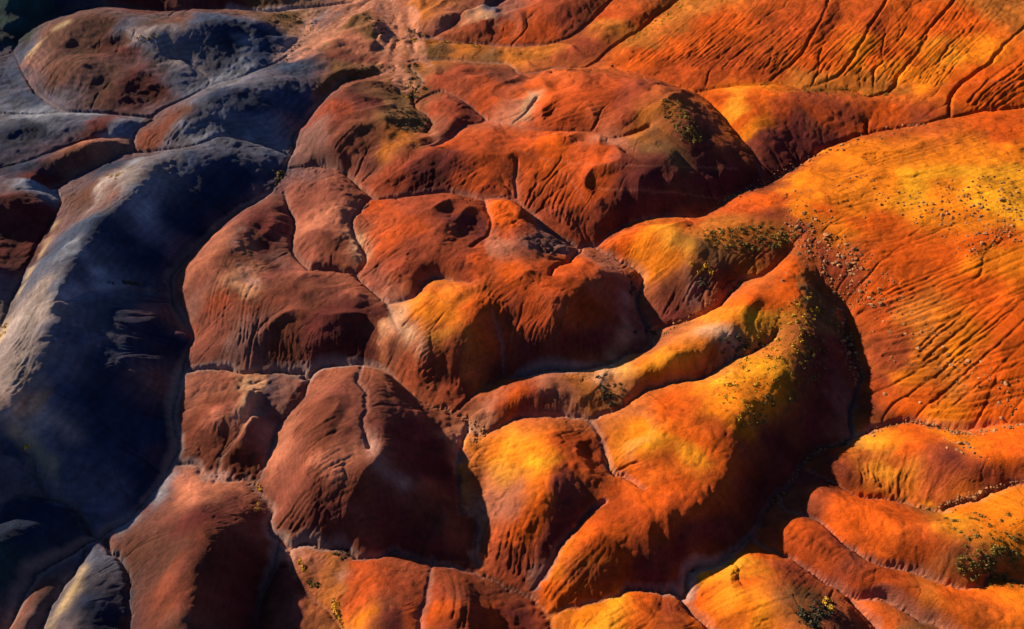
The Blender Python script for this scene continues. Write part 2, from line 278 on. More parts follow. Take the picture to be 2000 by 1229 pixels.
# ------------------------------------------------------------------ relief from the traced lines
gl = [world_line(g) for g in GULLY]
rl = [(n, world_line(r)) for n, r in RIDGE]
for i, g in enumerate(gl):       # small meanders
    m = len(g); a = np.cumsum(rng.standard_normal((m,2)), 0); a -= np.linspace(0,1,m)[:,None]*a[-1]
    g[:,:2] += .10*a*np.minimum(1, np.minimum(np.arange(m), m-1-np.arange(m))/12)[:,None]
def densify(p, step=.2):
    out = []
    for a, b in zip(p[:-1], p[1:]):
        n = max(1, int(np.hypot(*(b-a)[:2])/step)); out.append(a+(b-a)*np.linspace(0,1,n,endpoint=False)[:,None])
    out.append(p[-1:]); return np.vstack(out)
gd = [densify(g) for g in gl]; fd = [densify(world_line(g)) for g in FLAT]; rd = [densify(r) if len(r) > 1 else r for _, r in rl]
def raster(lines, d, shape):
    acc = np.zeros(shape); cnt = np.zeros(shape)
    for p in lines:
        i = np.round((p[:,0]-X0)/d).astype(int); j = np.round((p[:,1]-Y0)/d).astype(int)
        ok = (i>=0)&(i<shape[1])&(j>=0)&(j<shape[0])
        np.add.at(acc, (j[ok],i[ok]), p[ok,2]); np.add.at(cnt, (j[ok],i[ok]), 1)
    return np.where(cnt>0, acc/np.maximum(cnt,1), 0), cnt>0
def project(x, y, z):
    dx, dy, dz = x, y, z-CAM_H
    f = dy*cp - dz*sp; uu = dy*sp + dz*cp
    return 1000+FP*dx/f, 614.5-FP*uu/f, f
# hills beyond the picture's edges: a plain network of gullies at the level of the nearest traced ones
bx, by = np.meshgrid(np.linspace(X0, X1, 42), np.linspace(Y0, Y1, 26))
gp = np.vstack(gl)[::5]; w_ = 1/((bx[...,None]-gp[:,0])**2+(by[...,None]-gp[:,1])**2+30)**1.5
BASE = (w_*gp[:,2]).sum(-1)/w_.sum(-1)
VS = np.array([(a+rng.uniform(-7,7), b+rng.uniform(-7,7)) for a in np.arange(X0-10, X1+20, 21) for b in np.arange(Y0-10, Y1+20, 21)])
def outside(d, ny, nx):
    x, y = np.meshgrid(X0+np.arange(nx)*d, Y0+np.arange(ny)*d)
    j = (y-Y0)/(Y1-Y0)*25; i = (x-X0)/(X1-X0)*41
    j = np.clip(j, 0, 24.99); i = np.clip(i, 0, 40.99); j0 = j.astype(int); i0 = i.astype(int); fj = j-j0; fi = i-i0
    B = (BASE[j0,i0]*(1-fi)+BASE[j0,i0+1]*fi)*(1-fj)+(BASE[j0+1,i0]*(1-fi)+BASE[j0+1,i0+1]*fi)*fj
    px, py, f = project(x, y, B)
    out = (px < -45)|(px > 2075)|(py < -45)|(py > 1290)
    q = np.stack([x[out], y[out]], -1).astype(np.float32)
    q += 1.5*np.stack([np.sin(q[:,1]/5), np.sin(q[:,0]/4.3)], -1)
    best = np.full((len(q),2), 1e9, np.float32)
    for sx, sy in VS:
        e = np.hypot(q[:,0]-sx, q[:,1]-sy); b1 = np.minimum(best[:,0], e)
        best[:,1] = np.where(e < best[:,0], best[:,0], np.minimum(best[:,1], e)); best[:,0] = b1
    gm = np.zeros((ny,nx), bool); gm[out] = (best[:,1]-best[:,0]) < d*1.2
    return out, gm, B
def solve():
    H = None
    for lev in (5,4,3,2,1,0):
        d = DG*2**lev; ny = int((Y1-Y0)/d)+1; nx = int((X1-X0)/d)+1
        gv, gm = raster(gd+fd, d, (ny,nx)); rv, rm = raster(rd, d, (ny,nx))
        out, og, B = outside(d, ny, nx)
        free = ~(gm|rm)
        gv = np.where(og&free, B, gv); gm = gm|(og&free)
        m = gm|rm; v = np.where(gm, gv, rv)
        if H is None: H = np.full((ny,nx), 9.)
        else:
            yy = np.minimum(np.arange(ny)/2, H.shape[0]-1.001); xx = np.minimum(np.arange(nx)/2, H.shape[1]-1.001)
            i0 = yy.astype(int); j0 = xx.astype(int); fy = (yy-i0)[:,None]; fx = (xx-j0)[None]
            H = (H[i0][:,j0]*(1-fx)+H[i0][:,j0+1]*fx)*(1-fy)+(H[i0+1][:,j0]*(1-fx)+H[i0+1][:,j0+1]*fx)*fy
        src = np.where(out, .12, .018)*d*d/4
        H[m] = v[m]
        for it in range({5:400,4:300,3:200,2:140,1:90,0:60}[lev]):
            P = np.pad(H, 1, mode='edge')
            H = .25*(P[:-2,1:-1]+P[2:,1:-1]+P[1:-1,:-2]+P[1:-1,2:])+src
            H[m] = v[m]
    return H, gm
Hh, gmask = solve()
def jfa(mask):
    ny, nx = mask.shape; yy, xx = np.mgrid[0:ny,0:nx].astype(np.float32)
    sy = np.where(mask, yy, 1e6).astype(np.float32); sx = np.where(mask, xx, 1e6).astype(np.float32)
    D = (sy-yy)**2+(sx-xx)**2; st = 256
    while st >= 1:
        for dy in (-st,0,st):
            for dx in (-st,0,st):
                if not (dy or dx): continue
                a = slice(max(0,dy), ny+min(0,dy)); b = slice(max(0,-dy), ny+min(0,-dy))
                c = slice(max(0,dx), nx+min(0,dx)); e = slice(max(0,-dx), nx+min(0,-dx))
                ny_, nx_ = sy[a,c], sx[a,c]
                dd = (ny_-yy[b,e])**2+(nx_-xx[b,e])**2
                u = dd < D[b,e]
                D[b,e] = np.where(u, dd, D[b,e]); sy[b,e] = np.where(u, ny_, sy[b,e]); sx[b,e] = np.where(u, nx_, sx[b,e])
        st //= 2
    return np.sqrt(D)
Dg = jfa(gmask)*DG                                   # metres to the nearest gully
sig = np.clip(.38+.28*Dg, 0, 1.6)/DG
stack = [Hh]+[blur(Hh, s) for s in (1,2,4,6.5)]; ss = [0,1,2,4,6.5]
Hs = Hh.copy()
for k in range(4):
    t = np.clip((sig-ss[k])/(ss[k+1]-ss[k]), 0, 1); Hs = Hs*(1-t)+stack[k+1]*t
H0 = Hs.astype(np.float32)
# ---- medium relief and running-water rills on a finer grid
DF = 0.2
nfx = int((X1-X0)/DF)+1; nfy = int((Y1-Y0)/DF)+1
gx, gy = np.meshgrid(X0+np.arange(nfx)*DF, Y0+np.arange(nfy)*DF)
F = bil(H0, gx, gy); dg = bil(Dg.astype(np.float32), gx, gy)
F = blur(F, .9)
sh = F.shape
amp = np.clip(dg/3.5, 0, 1)
n6 = noise(sh, 7., rng, DF); n3 = noise(sh, 2.6, rng, DF); n1 = noise(sh, 1.1, rng, DF)
calm = 1-.6*np.clip((gx+gy*.25-62)/25, 0, 1)
n4 = noise(sh, 4.6, rng, DF)+.3*n3
spur = 1-2.2*np.abs(n4)
F += np.clip(dg/4, 0, 1)*calm**1.5*(.12+.24*np.clip((gx+45+.15*(gy-90))/14, 0, 1))*np.maximum(spur, -1.6)*(.6+.4*np.clip(n6, -1, 1))
F += amp*calm*(.36*n6 + .14*n3) + np.clip(dg/1.2,0.15,1)*.045*n1
def trace(F, n, steps, seed):
    r = np.random.default_rng(seed); cnt = np.zeros(sh, np.float32).ravel()
    g = blur(F, .8); Gy, Gx = np.gradient(g); L = np.hypot(Gx, Gy)+1e-5
    x = r.random(n)*(nfx-3)+1; y = r.random(n)*(nfy-3)+1
    vx = np.zeros(n); vy = np.zeros(n)
    Gx = Gx.ravel(); Gy = Gy.ravel()
    for s in range(steps):
        idx = (y+.5).astype(np.int32)*nfx+(x+.5).astype(np.int32)
        cnt += np.bincount(idx, minlength=cnt.size)
        ax = -Gx[idx]; ay = -Gy[idx]; l = np.hypot(ax, ay)+1e-6
        vx = .45*vx+.55*ax/l; vy = .45*vy+.55*ay/l
        q = np.hypot(vx, vy)+1e-6
        x = np.clip(x+vx/q, 1, nfx-2); y = np.clip(y+vy/q, 1, nfy-2)
    return cnt.reshape(sh)
for rnd, (n, st, k) in enumerate(((300000, 90, .10), (300000, 110, .10))):
    A = trace(F, n, st, 11+rnd)
    A = blur(A, .45)
    Gy, Gx = np.gradient(blur(F, 2), DF); sl = np.hypot(Gx, Gy)
    base = n*st/F.size
    inc = np.log1p((A/(base*1.6))**1.4); inc = inc - blur(inc, 9)
    F -= k*np.clip((sl-.05)/.35, 0.05, 1.2)*np.clip(dg/.8, .2, 1)*inc*(.55+.45*np.clip(n6+.4, -1, 1))
flow = np.clip(np.log1p(A/base)-.8, 0, 3)/3
# incised channel beds
Fc = jfa(raster(gd, DF, sh)[1])*DF
wob = .5+.5*np.clip(noise(sh, 9., rng, DF), -1, 1)
MAIN = [0,1,2,3,4,9,10,12]
Fm = jfa(raster([gd[i] for i in MAIN], DF, sh)[1])*DF
F -= (.25+.55*wob)*np.exp(-(Fc/.32)**2)
n2 = noise(sh, 3.4, rng, DF)+.35*n1
crack = np.exp(-(n2/.07)**2)*np.clip(.6*n6+.2, 0, 1)
F -= .16*crack*np.clip(dg/1.5, 0, 1)
F = F.astype(np.float32)
def surf(px, py):
    """where the picture ray meets the relief"""
    px = np.asarray(px, float); py = np.asarray(py, float)
    a = (px-1000)/FP; b = (614.5-py)/FP; dx, dy, dz = a, cp+b*sp, -sp+b*cp
    t = (34-CAM_H)/dz
    hit = np.zeros(px.shape, bool)
    for k in range(900):
        x, y, z = dx*t, dy*t, CAM_H+dz*t
        hit |= bil(F, x, y, DF) >= z
        if hit.all(): break
        t = np.where(hit, t, t+.12)
    return dx*t, dy*t, CAM_H+dz*t
# families of rills running side by side: (first guide, last guide, how many, depth, width)
RILLS = [
 ([(2060,215),(1900,262),(1740,305),(1600,350)], [(2060,470),(1880,520),(1740,540),(1640,540)], 90, .10, .26),
 ([(2060,430),(1880,510),(1760,560),(1660,600)], [(2060,800),(1960,815),(1880,825),(1790,815)], 44, .26, .30),
 ([(1980,520),(1900,590),(1840,640),(1770,700)], [(2040,640),(1960,720),(1900,770),(1830,830)], 11, .42, .4),
 ([(1370,0),(1330,40),(1270,90),(1215,128)], [(1990,-10),(1940,60),(1880,120),(1840,175)], 130, .17, .34),
 ([(2050,60),(1980,120),(1920,170),(1870,222)], [(2080,150),(2030,170),(1990,190),(1950,212)], 22, .26, .32),
 ([(1300,440),(1260,450),(1210,465),(1175,488)], [(1350,500),(1320,530),(1290,555),(1255,575)], 26, .16, .24),
 ([(1345,515),(1320,560),(1300,600),(1285,640)], [(1530,475),(1500,495),(1475,515),(1455,538)], 34, .24, .28),
 ([(1420,640),(1400,665),(1380,700),(1370,735)], [(1480,625),(1475,645),(1470,665),(1465,690)], 14, .22, .28),
 ([(870,565),(840,590),(810,610),(785,640)], [(890,730),(870,742),(850,752),(835,762)], 40, .13, .2),
 ([(905,660),(890,700),(885,740),(880,775)], [(1000,690),(990,710),(980,725),(975,745)], 16, .16, .22),
 ([(655,760),(620,775),(585,800),(565,830)], [(730,1020),(700,1035),(670,1045),(640,1052)], 44, .20, .24),
 ([(640,930),(600,960),(570,1000),(540,1035)], [(720,1030),(700,1045),(690,1065),(685,1080)], 22, .26, .26),
 ([(1000,930),(965,980),(945,1030),(940,1085)], [(1070,990),(1050,1050),(1045,1100),(1035,1145)], 30, .20, .22),
 ([(1180,1050),(1130,1080),(1090,1120),(1060,1170)], [(1190,1060),(1160,1120),(1130,1160),(1090,1190)], 16, .16, .22),
 ([(1270,830),(1230,850),(1200,880),(1192,915)], [(1310,930),(1280,940),(1250,942),(1215,930)], 26, .13, .2),
 ([(1080,830),(1030,850),(970,860),(915,880)], [(1060,950),(1010,970),(960,985),(912,1000)], 30, .09, .2),
 ([(860,1105),(868,1150),(862,1190),(850,1229)], [(905,1120),(915,1160),(918,1200),(915,1229)], 12, .17, .24),
 ([(740,1100),(715,1130),(690,1160),(672,1185)], [(745,1200),(720,1215),(700,1229),(690,1245)], 16, .12, .22),
 ([(850,310),(790,335),(740,355),(700,365)], [(1000,305),(960,330),(930,350),(900,372)], 22, .15, .26),
 ([(1050,310),(1040,345),(1035,375),(1035,400)], [(1200,370),(1170,405),(1150,440),(1145,470)], 28, .18, .28),
 ([(1180,170),(1120,185),(1060,215),(1020,240)], [(1270,220),(1210,240),(1150,250),(1100,250)], 20, .17, .26),
 ([(640,185),(610,230),(590,260),(580,285)], [(740,280),(700,310),(680,330),(665,335)], 22, .15, .28),
 ([(440,480),(410,540),(395,600),(385,650)], [(600,640),(595,670),(600,700),(605,725)], 44, .17, .22),
 ([(760,400),(730,420),(705,440),(700,470)], [(850,520),(800,540),(770,560),(750,585)], 34, .13, .2),
 ([(1090,560),(1060,600),(1020,640),(1000,690)], [(1140,580),(1160,620),(1180,660),(1190,700)], 26, .13, .24),
 ([(960,520),(950,540),(940,560),(920,600)], [(1080,560),(1040,570),(1000,590),(970,620)], 20, .13, .2),
 ([(1560,1015),(1553,1025),(1545,1038),(1540,1050)], [(1730,1115),(1712,1120),(1695,1128),(1685,1140)], 42, .13, .18),
 ([(1700,850),(1690,880),(1680,905),(1690,960)], [(1860,890),(1850,930),(1835,965),(1830,990)], 30, .17, .24),
 ([(1640,960),(1650,1000),(1680,1050),(1700,1085)], [(1860,1060),(1860,1090),(1850,1120),(1850,1145)], 26, .16, .24),
 ([(1480,1080),(1420,1100),(1380,1130),(1350,1160)], [(1600,1200),(1540,1215),(1480,1229),(1420,1240)], 26, .13, .24),
 ([(1250,1165),(1200,1180),(1150,1200),(1120,1225)], [(1300,1190),(1290,1210),(1270,1229),(1260,1240)], 16, .13, .22),
 ([(120,60),(90,80),(60,100),(40,120)], [(150,130),(125,150),(110,180),(100,200)], 20, .16, .3),
 ([(330,230),(310,250),(290,270),(280,290)], [(400,230),(390,250),(370,270),(360,280)], 16, .15, .26),
 ([(100,560),(70,600),(50,640),(20,680)], [(60,780),(50,820),(45,850),(30,870)], 26, .16, .24),
 ([(200,330),(160,370),(130,390),(120,420)], [(270,370),(230,400),(190,420),(160,430)], 16, .14, .24),
 ([(390,960),(330,1000),(270,1040),(240,1080)], [(360,1180),(320,1190),(280,1200),(256,1210)], 26, .07, .24),
]
inc = np.zeros(sh, np.float32); r_ = np.random.default_rng(21)
lines = []
for g0, g1, n, dpt, wid in RILLS:
    A0, A1 = catmull(g0, 12), catmull(g1, 12)
    for t in (np.arange(n)+r_.uniform(-.45,.45,n))/n:
        a = r_.uniform(0, .55)**1.2; b = 1-r_.uniform(0, .35)**1.3
        L0 = A0*(1-t)+A1*t; m = len(L0); i0, i1 = int(a*m), max(int(b*m), int(a*m)+6)
        L0 = L0[i0:i1]
        if len(L0) < 5: continue
        w = np.cumsum(r_.standard_normal(len(L0))); w -= np.linspace(w[0], w[-1], len(w))
        tn = np.gradient(L0, axis=0); tn /= np.linalg.norm(tn, axis=1)[:,None]+1e-6
        L0 = L0+np.stack([-tn[:,1], tn[:,0]], -1)*w[:,None]*.8
        lines.append((L0, dpt*r_.uniform(.35, 1)**1.5, wid))
allp = np.vstack([l[0] for l in lines]); wx_, wy_, wz_ = surf(allp[:,0], allp[:,1]); k0 = 0
for L0, dpt, wid in lines:
    m = len(L0); p = np.stack([wx_[k0:k0+m], wy_[k0:k0+m], dpt*np.linspace(.15, 1, m)**.7], -1); k0 += m
    p = densify(p, DF*.6)
    i = np.clip((p[:,0]-X0)/DF, 1, nfx-3); j = np.clip((p[:,1]-Y0)/DF, 1, nfy-3); ii = i.astype(int); jj = j.astype(int); fi = i-ii; fj = j-jj
    for dj in (0,1):
        for di in (0,1):
            np.maximum.at(inc, (jj+dj, ii+di), (p[:,2]*(fi if di else 1-fi)*(fj if dj else 1-fj)).astype(np.float32)*2.2)
inc = np.minimum(inc, .6); rin = blur(inc, .6)*1.8
F -= rin-.3*blur(inc, 3)*1.8
rin = np.clip(rin/.2, 0, 1)

# ------------------------------------------------------------------ ground colour (dry clay by place, with lit and shaded sides painted in)
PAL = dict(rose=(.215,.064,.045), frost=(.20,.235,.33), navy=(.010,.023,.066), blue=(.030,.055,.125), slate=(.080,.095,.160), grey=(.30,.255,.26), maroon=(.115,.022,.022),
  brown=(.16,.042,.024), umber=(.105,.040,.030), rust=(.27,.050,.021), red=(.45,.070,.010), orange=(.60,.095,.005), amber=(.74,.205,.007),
  yellow=(.84,.37,.015), pink=(.44,.16,.10), pale=(.62,.32,.18), ochre=(.46,.145,.020), green=(.17,.085,.035), teal=(.012,.045,.055), mauve=(.20,.095,.085))  # yellow and amber include the warm highlight of sunlit slopes
COL = [ # picture x, y, colour, reach in pixels
 (250,700,'navy'),(300,850,'navy'),(200,850,'navy'),(380,420,'navy'),(300,500,'navy'),(450,330,'navy'),(520,230,'navy'),(330,340,'blue'),  # navy paints in the hill's shade, slate and grey its lit side
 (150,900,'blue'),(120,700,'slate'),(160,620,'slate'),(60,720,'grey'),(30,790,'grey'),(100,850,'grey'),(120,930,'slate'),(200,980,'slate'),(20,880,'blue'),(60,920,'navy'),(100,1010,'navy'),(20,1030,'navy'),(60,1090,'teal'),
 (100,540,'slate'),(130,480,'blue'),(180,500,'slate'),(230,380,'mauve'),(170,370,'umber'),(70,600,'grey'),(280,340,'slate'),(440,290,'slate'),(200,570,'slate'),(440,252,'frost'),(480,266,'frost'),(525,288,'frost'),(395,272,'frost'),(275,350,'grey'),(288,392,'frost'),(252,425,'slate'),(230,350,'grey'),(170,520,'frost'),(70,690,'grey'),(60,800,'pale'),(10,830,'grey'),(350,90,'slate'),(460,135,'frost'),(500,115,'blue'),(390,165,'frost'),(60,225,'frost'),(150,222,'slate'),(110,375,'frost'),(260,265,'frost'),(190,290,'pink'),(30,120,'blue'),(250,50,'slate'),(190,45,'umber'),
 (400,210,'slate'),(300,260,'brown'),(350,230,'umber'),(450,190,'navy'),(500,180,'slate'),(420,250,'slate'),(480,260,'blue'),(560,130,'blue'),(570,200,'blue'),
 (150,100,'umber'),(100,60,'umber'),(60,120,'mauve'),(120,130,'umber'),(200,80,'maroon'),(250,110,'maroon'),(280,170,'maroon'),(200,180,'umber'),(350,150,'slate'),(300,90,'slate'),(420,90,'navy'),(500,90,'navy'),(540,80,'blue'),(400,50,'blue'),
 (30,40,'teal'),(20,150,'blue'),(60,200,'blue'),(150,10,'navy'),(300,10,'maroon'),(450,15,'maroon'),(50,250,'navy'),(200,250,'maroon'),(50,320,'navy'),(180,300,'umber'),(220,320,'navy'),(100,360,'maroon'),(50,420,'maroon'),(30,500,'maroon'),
 (600,50,'pale'),(640,40,'slate'),(560,95,'slate'),(620,90,'pale'),(500,20,'green'),(560,40,'green'),(700,40,'green'),(740,60,'green'),(690,80,'pink'),(650,110,'rose'),(700,110,'rose'),(720,140,'green'),(640,150,'green'),
 (775,50,'pink'),(760,10,'pink'),(780,110,'pink'),(760,130,'pink'),(800,60,'ochre'),(830,20,'ochre'),(860,30,'pink'),(850,55,'brown'),(930,10,'brown'),(960,20,'slate'),(900,60,'rust'),(950,70,'rust'),(940,35,'pale'),(1000,60,'red'),
 (830,85,'ochre'),(900,95,'ochre'),(1000,110,'ochre'),(850,105,'green'),(960,110,'green'),(820,130,'ochre'),(805,140,'green'),(815,165,'green'),
 (640,220,'rust'),(680,160,'rose'),(720,200,'maroon'),(760,195,'green'),(650,280,'rose'),(700,270,'brown'),(790,240,'green'),(800,215,'green'),(760,270,'ochre'),(720,320,'rose'),(800,330,'rust'),(620,310,'mauve'),(600,290,'mauve'),
 (870,210,'rust'),(905,205,'maroon'),(880,250,'brown'),(850,280,'pink'),(880,160,'rust'),(950,200,'red'),(980,155,'brown'),(900,280,'red'),(950,330,'red'),(1000,290,'red'),
 (1030,205,'pink'),(1060,180,'orange'),(1110,200,'red'),(1180,190,'red'),(1230,180,'rust'),(1130,240,'red'),(1260,220,'rust'),(1290,230,'ochre'),(1320,260,'green'),(1340,280,'green'),(1100,280,'orange'),(1200,310,'red'),(1150,350,'red'),(1300,360,'maroon'),(1400,320,'maroon'),(1450,330,'maroon'),(1350,230,'brown'),(1230,270,'pink'),
 (1430,200,'orange'),(1445,240,'amber'),(1490,180,'orange'),(1530,230,'red'),(1550,280,'maroon'),(1480,172,'amber'),(1600,220,'red'),(1680,230,'red'),(1640,200,'rust'),(1700,210,'orange'),(1780,220,'red'),
 (1050,50,'red'),(1100,30,'rust'),(1130,60,'brown'),(1060,100,'ochre'),(1150,90,'rust'),(1200,30,'red'),(1200,55,'ochre'),(1240,80,'ochre'),(1300,40,'ochre'),(1360,5,'ochre'),(1250,100,'orange'),
 (1300,100,'orange'),(1400,60,'orange'),(1350,140,'red'),(1450,130,'red'),(1550,50,'red'),(1600,100,'orange'),(1700,50,'red'),(1680,110,'amber'),(1750,120,'orange'),(1840,110,'amber'),(1800,150,'amber'),(1850,50,'orange'),(1950,30,'ochre'),(1900,150,'orange'),(1960,180,'orange'),(1720,170,'ochre'),(1600,160,'ochre'),
 (1600,340,'amber'),(1700,290,'amber'),(1750,340,'amber'),(1850,300,'amber'),(1800,360,'yellow'),(1900,340,'yellow'),(1950,240,'orange'),(1980,300,'amber'),(1900,400,'amber'),(1980,400,'yellow'),(1650,400,'amber'),(1540,400,'red'),(1500,390,'orange'),(1620,440,'amber'),(1700,430,'orange'),(1750,500,'orange'),(1850,500,'orange'),(1950,480,'orange'),(1980,520,'amber'),(1600,500,'rust'),(1640,530,'rust'),(1570,450,'rust'),(1700,560,'orange'),(1700,620,'red'),(1760,620,'ochre'),(1820,690,'ochre'),(1900,600,'orange'),(1980,620,'orange'),(1850,650,'amber'),(1740,700,'amber'),(1800,740,'orange'),(1900,740,'ochre'),(1980,720,'orange'),(1700,780,'red'),(1780,790,'orange'),(1880,800,'amber'),(1960,800,'orange'),
 (1230,470,'orange'),(1290,450,'amber'),(1260,500,'amber'),(1340,440,'red'),(1420,460,'ochre'),(1480,470,'ochre'),(1320,500,'amber'),(1390,500,'green'),(1300,590,'brown'),(1360,560,'mauve'),(1400,540,'brown'),(1450,510,'rust'),(1250,600,'mauve'),(1260,640,'mauve'),(1320,610,'maroon'),(1500,450,'rust'),(1460,410,'red'),
 (1490,570,'orange'),(1540,560,'orange'),(1430,610,'amber'),(1480,620,'yellow'),(1350,660,'amber'),(1400,650,'pale'),(1290,690,'amber'),(1240,710,'amber'),(1300,740,'red'),(1380,720,'rust'),(1420,680,'mauve'),(1200,720,'pale'),(1170,760,'ochre'),(1200,780,'green'),(1130,740,'pink'),(1080,750,'rust'),(1030,760,'orange'),(970,790,'rust'),(1060,790,'maroon'),(1150,790,'pink'),(1450,680,'green'),(1500,630,'ochre'),
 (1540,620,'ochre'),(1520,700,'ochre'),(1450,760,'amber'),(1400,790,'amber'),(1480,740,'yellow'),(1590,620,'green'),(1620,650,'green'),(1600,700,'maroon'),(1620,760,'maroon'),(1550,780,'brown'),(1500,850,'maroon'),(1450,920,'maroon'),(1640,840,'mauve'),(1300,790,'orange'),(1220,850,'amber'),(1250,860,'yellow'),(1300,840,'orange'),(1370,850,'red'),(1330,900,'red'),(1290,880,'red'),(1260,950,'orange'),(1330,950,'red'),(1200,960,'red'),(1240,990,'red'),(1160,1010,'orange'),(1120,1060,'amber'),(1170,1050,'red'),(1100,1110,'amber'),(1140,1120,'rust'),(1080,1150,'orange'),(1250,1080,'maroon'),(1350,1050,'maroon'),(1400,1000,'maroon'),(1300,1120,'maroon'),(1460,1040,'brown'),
 (980,850,'amber'),(960,900,'amber'),(1000,920,'yellow'),(1040,850,'amber'),(1020,960,'orange'),(1100,850,'red'),(1120,900,'red'),(1140,870,'rust'),(1100,950,'maroon'),(1080,1000,'maroon'),(980,1000,'orange'),(1010,1060,'rust'),(980,1090,'rust'),(930,830,'pale'),(920,1040,'rust'),(1050,1110,'mauve'),
 (640,380,'rose'),(600,380,'rose'),(580,410,'rose'),(660,430,'pink'),(640,470,'rose'),(610,500,'rose'),(670,500,'brown'),(700,480,'pink'),
 (740,410,'red'),(770,450,'red'),(830,400,'rust'),(880,390,'rust'),(900,430,'maroon'),(800,480,'rust'),(750,530,'rose'),(850,500,'rust'),(920,510,'red'),(880,530,'rust'),(760,570,'pink'),(970,420,'orange'),(1000,400,'orange'),(1020,430,'rust'),(1060,460,'mauve'),(1080,480,'mauve'),(970,480,'pink'),(1000,540,'orange'),(960,560,'red'),
 (840,580,'amber'),(860,620,'amber'),(800,610,'pale'),(790,640,'pale'),(900,580,'orange'),(940,600,'red'),(980,620,'rust'),(1040,600,'red'),(1100,540,'red'),(1140,520,'orange'),(1190,520,'pink'),(1200,560,'rust'),(840,700,'rust'),(800,690,'rust'),(880,750,'rust'),(950,700,'maroon'),(1050,690,'maroon'),(1150,660,'maroon'),(1200,640,'maroon'),(1220,590,'mauve'),
 (400,520,'rose'),(420,590,'rust'),(400,640,'rose'),(440,660,'rose'),(370,560,'mauve'),(450,500,'brown'),(480,450,'pink'),(510,480,'maroon'),(530,500,'mauve'),(550,430,'maroon'),(500,590,'brown'),(560,560,'brown'),(620,560,'rose'),(640,590,'rose'),(700,610,'maroon'),(650,650,'maroon'),(600,640,'brown'),(520,660,'mauve'),(500,690,'mauve'),(740,650,'brown'),(580,700,'brown'),(700,690,'maroon'),
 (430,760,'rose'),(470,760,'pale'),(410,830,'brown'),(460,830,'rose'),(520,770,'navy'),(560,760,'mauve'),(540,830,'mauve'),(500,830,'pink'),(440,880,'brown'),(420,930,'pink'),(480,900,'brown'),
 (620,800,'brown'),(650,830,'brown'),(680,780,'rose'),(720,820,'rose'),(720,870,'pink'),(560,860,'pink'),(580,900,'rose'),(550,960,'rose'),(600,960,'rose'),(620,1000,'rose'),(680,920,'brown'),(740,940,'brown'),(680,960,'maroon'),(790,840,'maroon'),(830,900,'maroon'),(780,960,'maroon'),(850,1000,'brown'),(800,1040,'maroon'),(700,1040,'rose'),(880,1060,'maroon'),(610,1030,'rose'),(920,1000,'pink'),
 (300,1030,'umber'),(350,1020,'umber'),(340,1080,'umber'),(320,1150,'brown'),(330,1200,'umber'),(420,1000,'maroon'),(450,1100,'maroon'),(430,1060,'brown'),(480,1180,'maroon'),(220,1080,'slate'),(160,1100,'slate'),(110,1180,'grey'),(200,1180,'navy'),(40,1200,'brown'),(530,1150,'maroon'),(580,1200,'rose'),(560,1150,'rose'),
 (600,1080,'pink'),(640,1090,'ochre'),(670,1090,'mauve'),(640,1150,'ochre'),(680,1140,'pink'),(690,1190,'amber'),(640,1210,'green'),(700,1120,'red'),(760,1120,'rust'),(780,1200,'maroon'),(750,1160,'brown'),(880,1160,'orange'),(860,1130,'rust'),(930,1130,'brown'),(960,1190,'maroon'),(870,1210,'rust'),(1020,1190,'rust'),
 (1130,1210,'amber'),(1190,1190,'yellow'),(1250,1180,'orange'),(1300,1200,'rust'),(1230,1220,'orange'),(1380,1150,'amber'),(1440,1130,'yellow'),(1420,1180,'orange'),(1360,1170,'red'),(1470,1090,'orange'),(1520,1170,'orange'),(1500,1210,'amber'),(1590,1190,'green'),(1550,1130,'rust'),(1640,1210,'brown'),(1380,1110,'mauve'),
 (1540,1040,'orange'),(1560,1080,'red'),(1610,1070,'rust'),(1640,1090,'rose'),(1600,1110,'red'),(1680,1130,'rust'),(1750,1150,'red'),(1800,1180,'red'),(1900,1190,'orange'),(1850,1170,'ochre'),(1980,1180,'amber'),(1700,1200,'orange'),(1770,1225,'green'),(1540,970,'brown'),
 (1630,970,'orange'),(1700,990,'orange'),(1650,1020,'orange'),(1730,1040,'orange'),(1760,1010,'rust'),(1780,1010,'green'),(1800,1020,'amber'),(1860,1020,'yellow'),(1900,1000,'amber'),(1870,1000,'orange'),(1970,970,'amber'),(1960,1040,'amber'),(1800,1090,'red'),(1870,1120,'green'),(1920,1100,'ochre'),(1980,1090,'ochre'),(1850,1110,'red'),
 (1720,850,'amber'),(1770,840,'orange'),(1800,870,'orange'),(1740,880,'amber'),(1700,880,'yellow'),(1720,920,'ochre'),(1790,930,'orange'),(1880,920,'maroon'),(1950,910,'rust'),(1850,960,'rust'),(1960,860,'orange'),(1900,860,'amber'),(1640,900,'red'),(1610,920,'maroon'),(1670,870,'mauve'),
 (1700,680,'rust'),(1695,740,'rust'),(1690,800,'brown'),(1710,830,'rust'),(1600,800,'maroon'),(1580,850,'maroon'),(1550,900,'maroon'),(1500,950,'maroon'),(1430,880,'maroon'),(1640,700,'maroon'),(1580,930,'maroon'),(1530,1000,'brown'),(1500,1040,'rust'),(1420,1100,'rust'),  # maroon and brown paint in the shadow beside the curved ridge
 (905,860,'pink'),(920,800,'pink'),(560,300,'blue'),(240,600,'navy'),(220,780,'navy'),(350,650,'navy'),(340,850,'navy'),(300,940,'navy'),(180,850,'blue'),(150,780,'blue'),(150,560,'slate'),(420,380,'navy'),(250,460,'navy'),(190,440,'blue'),
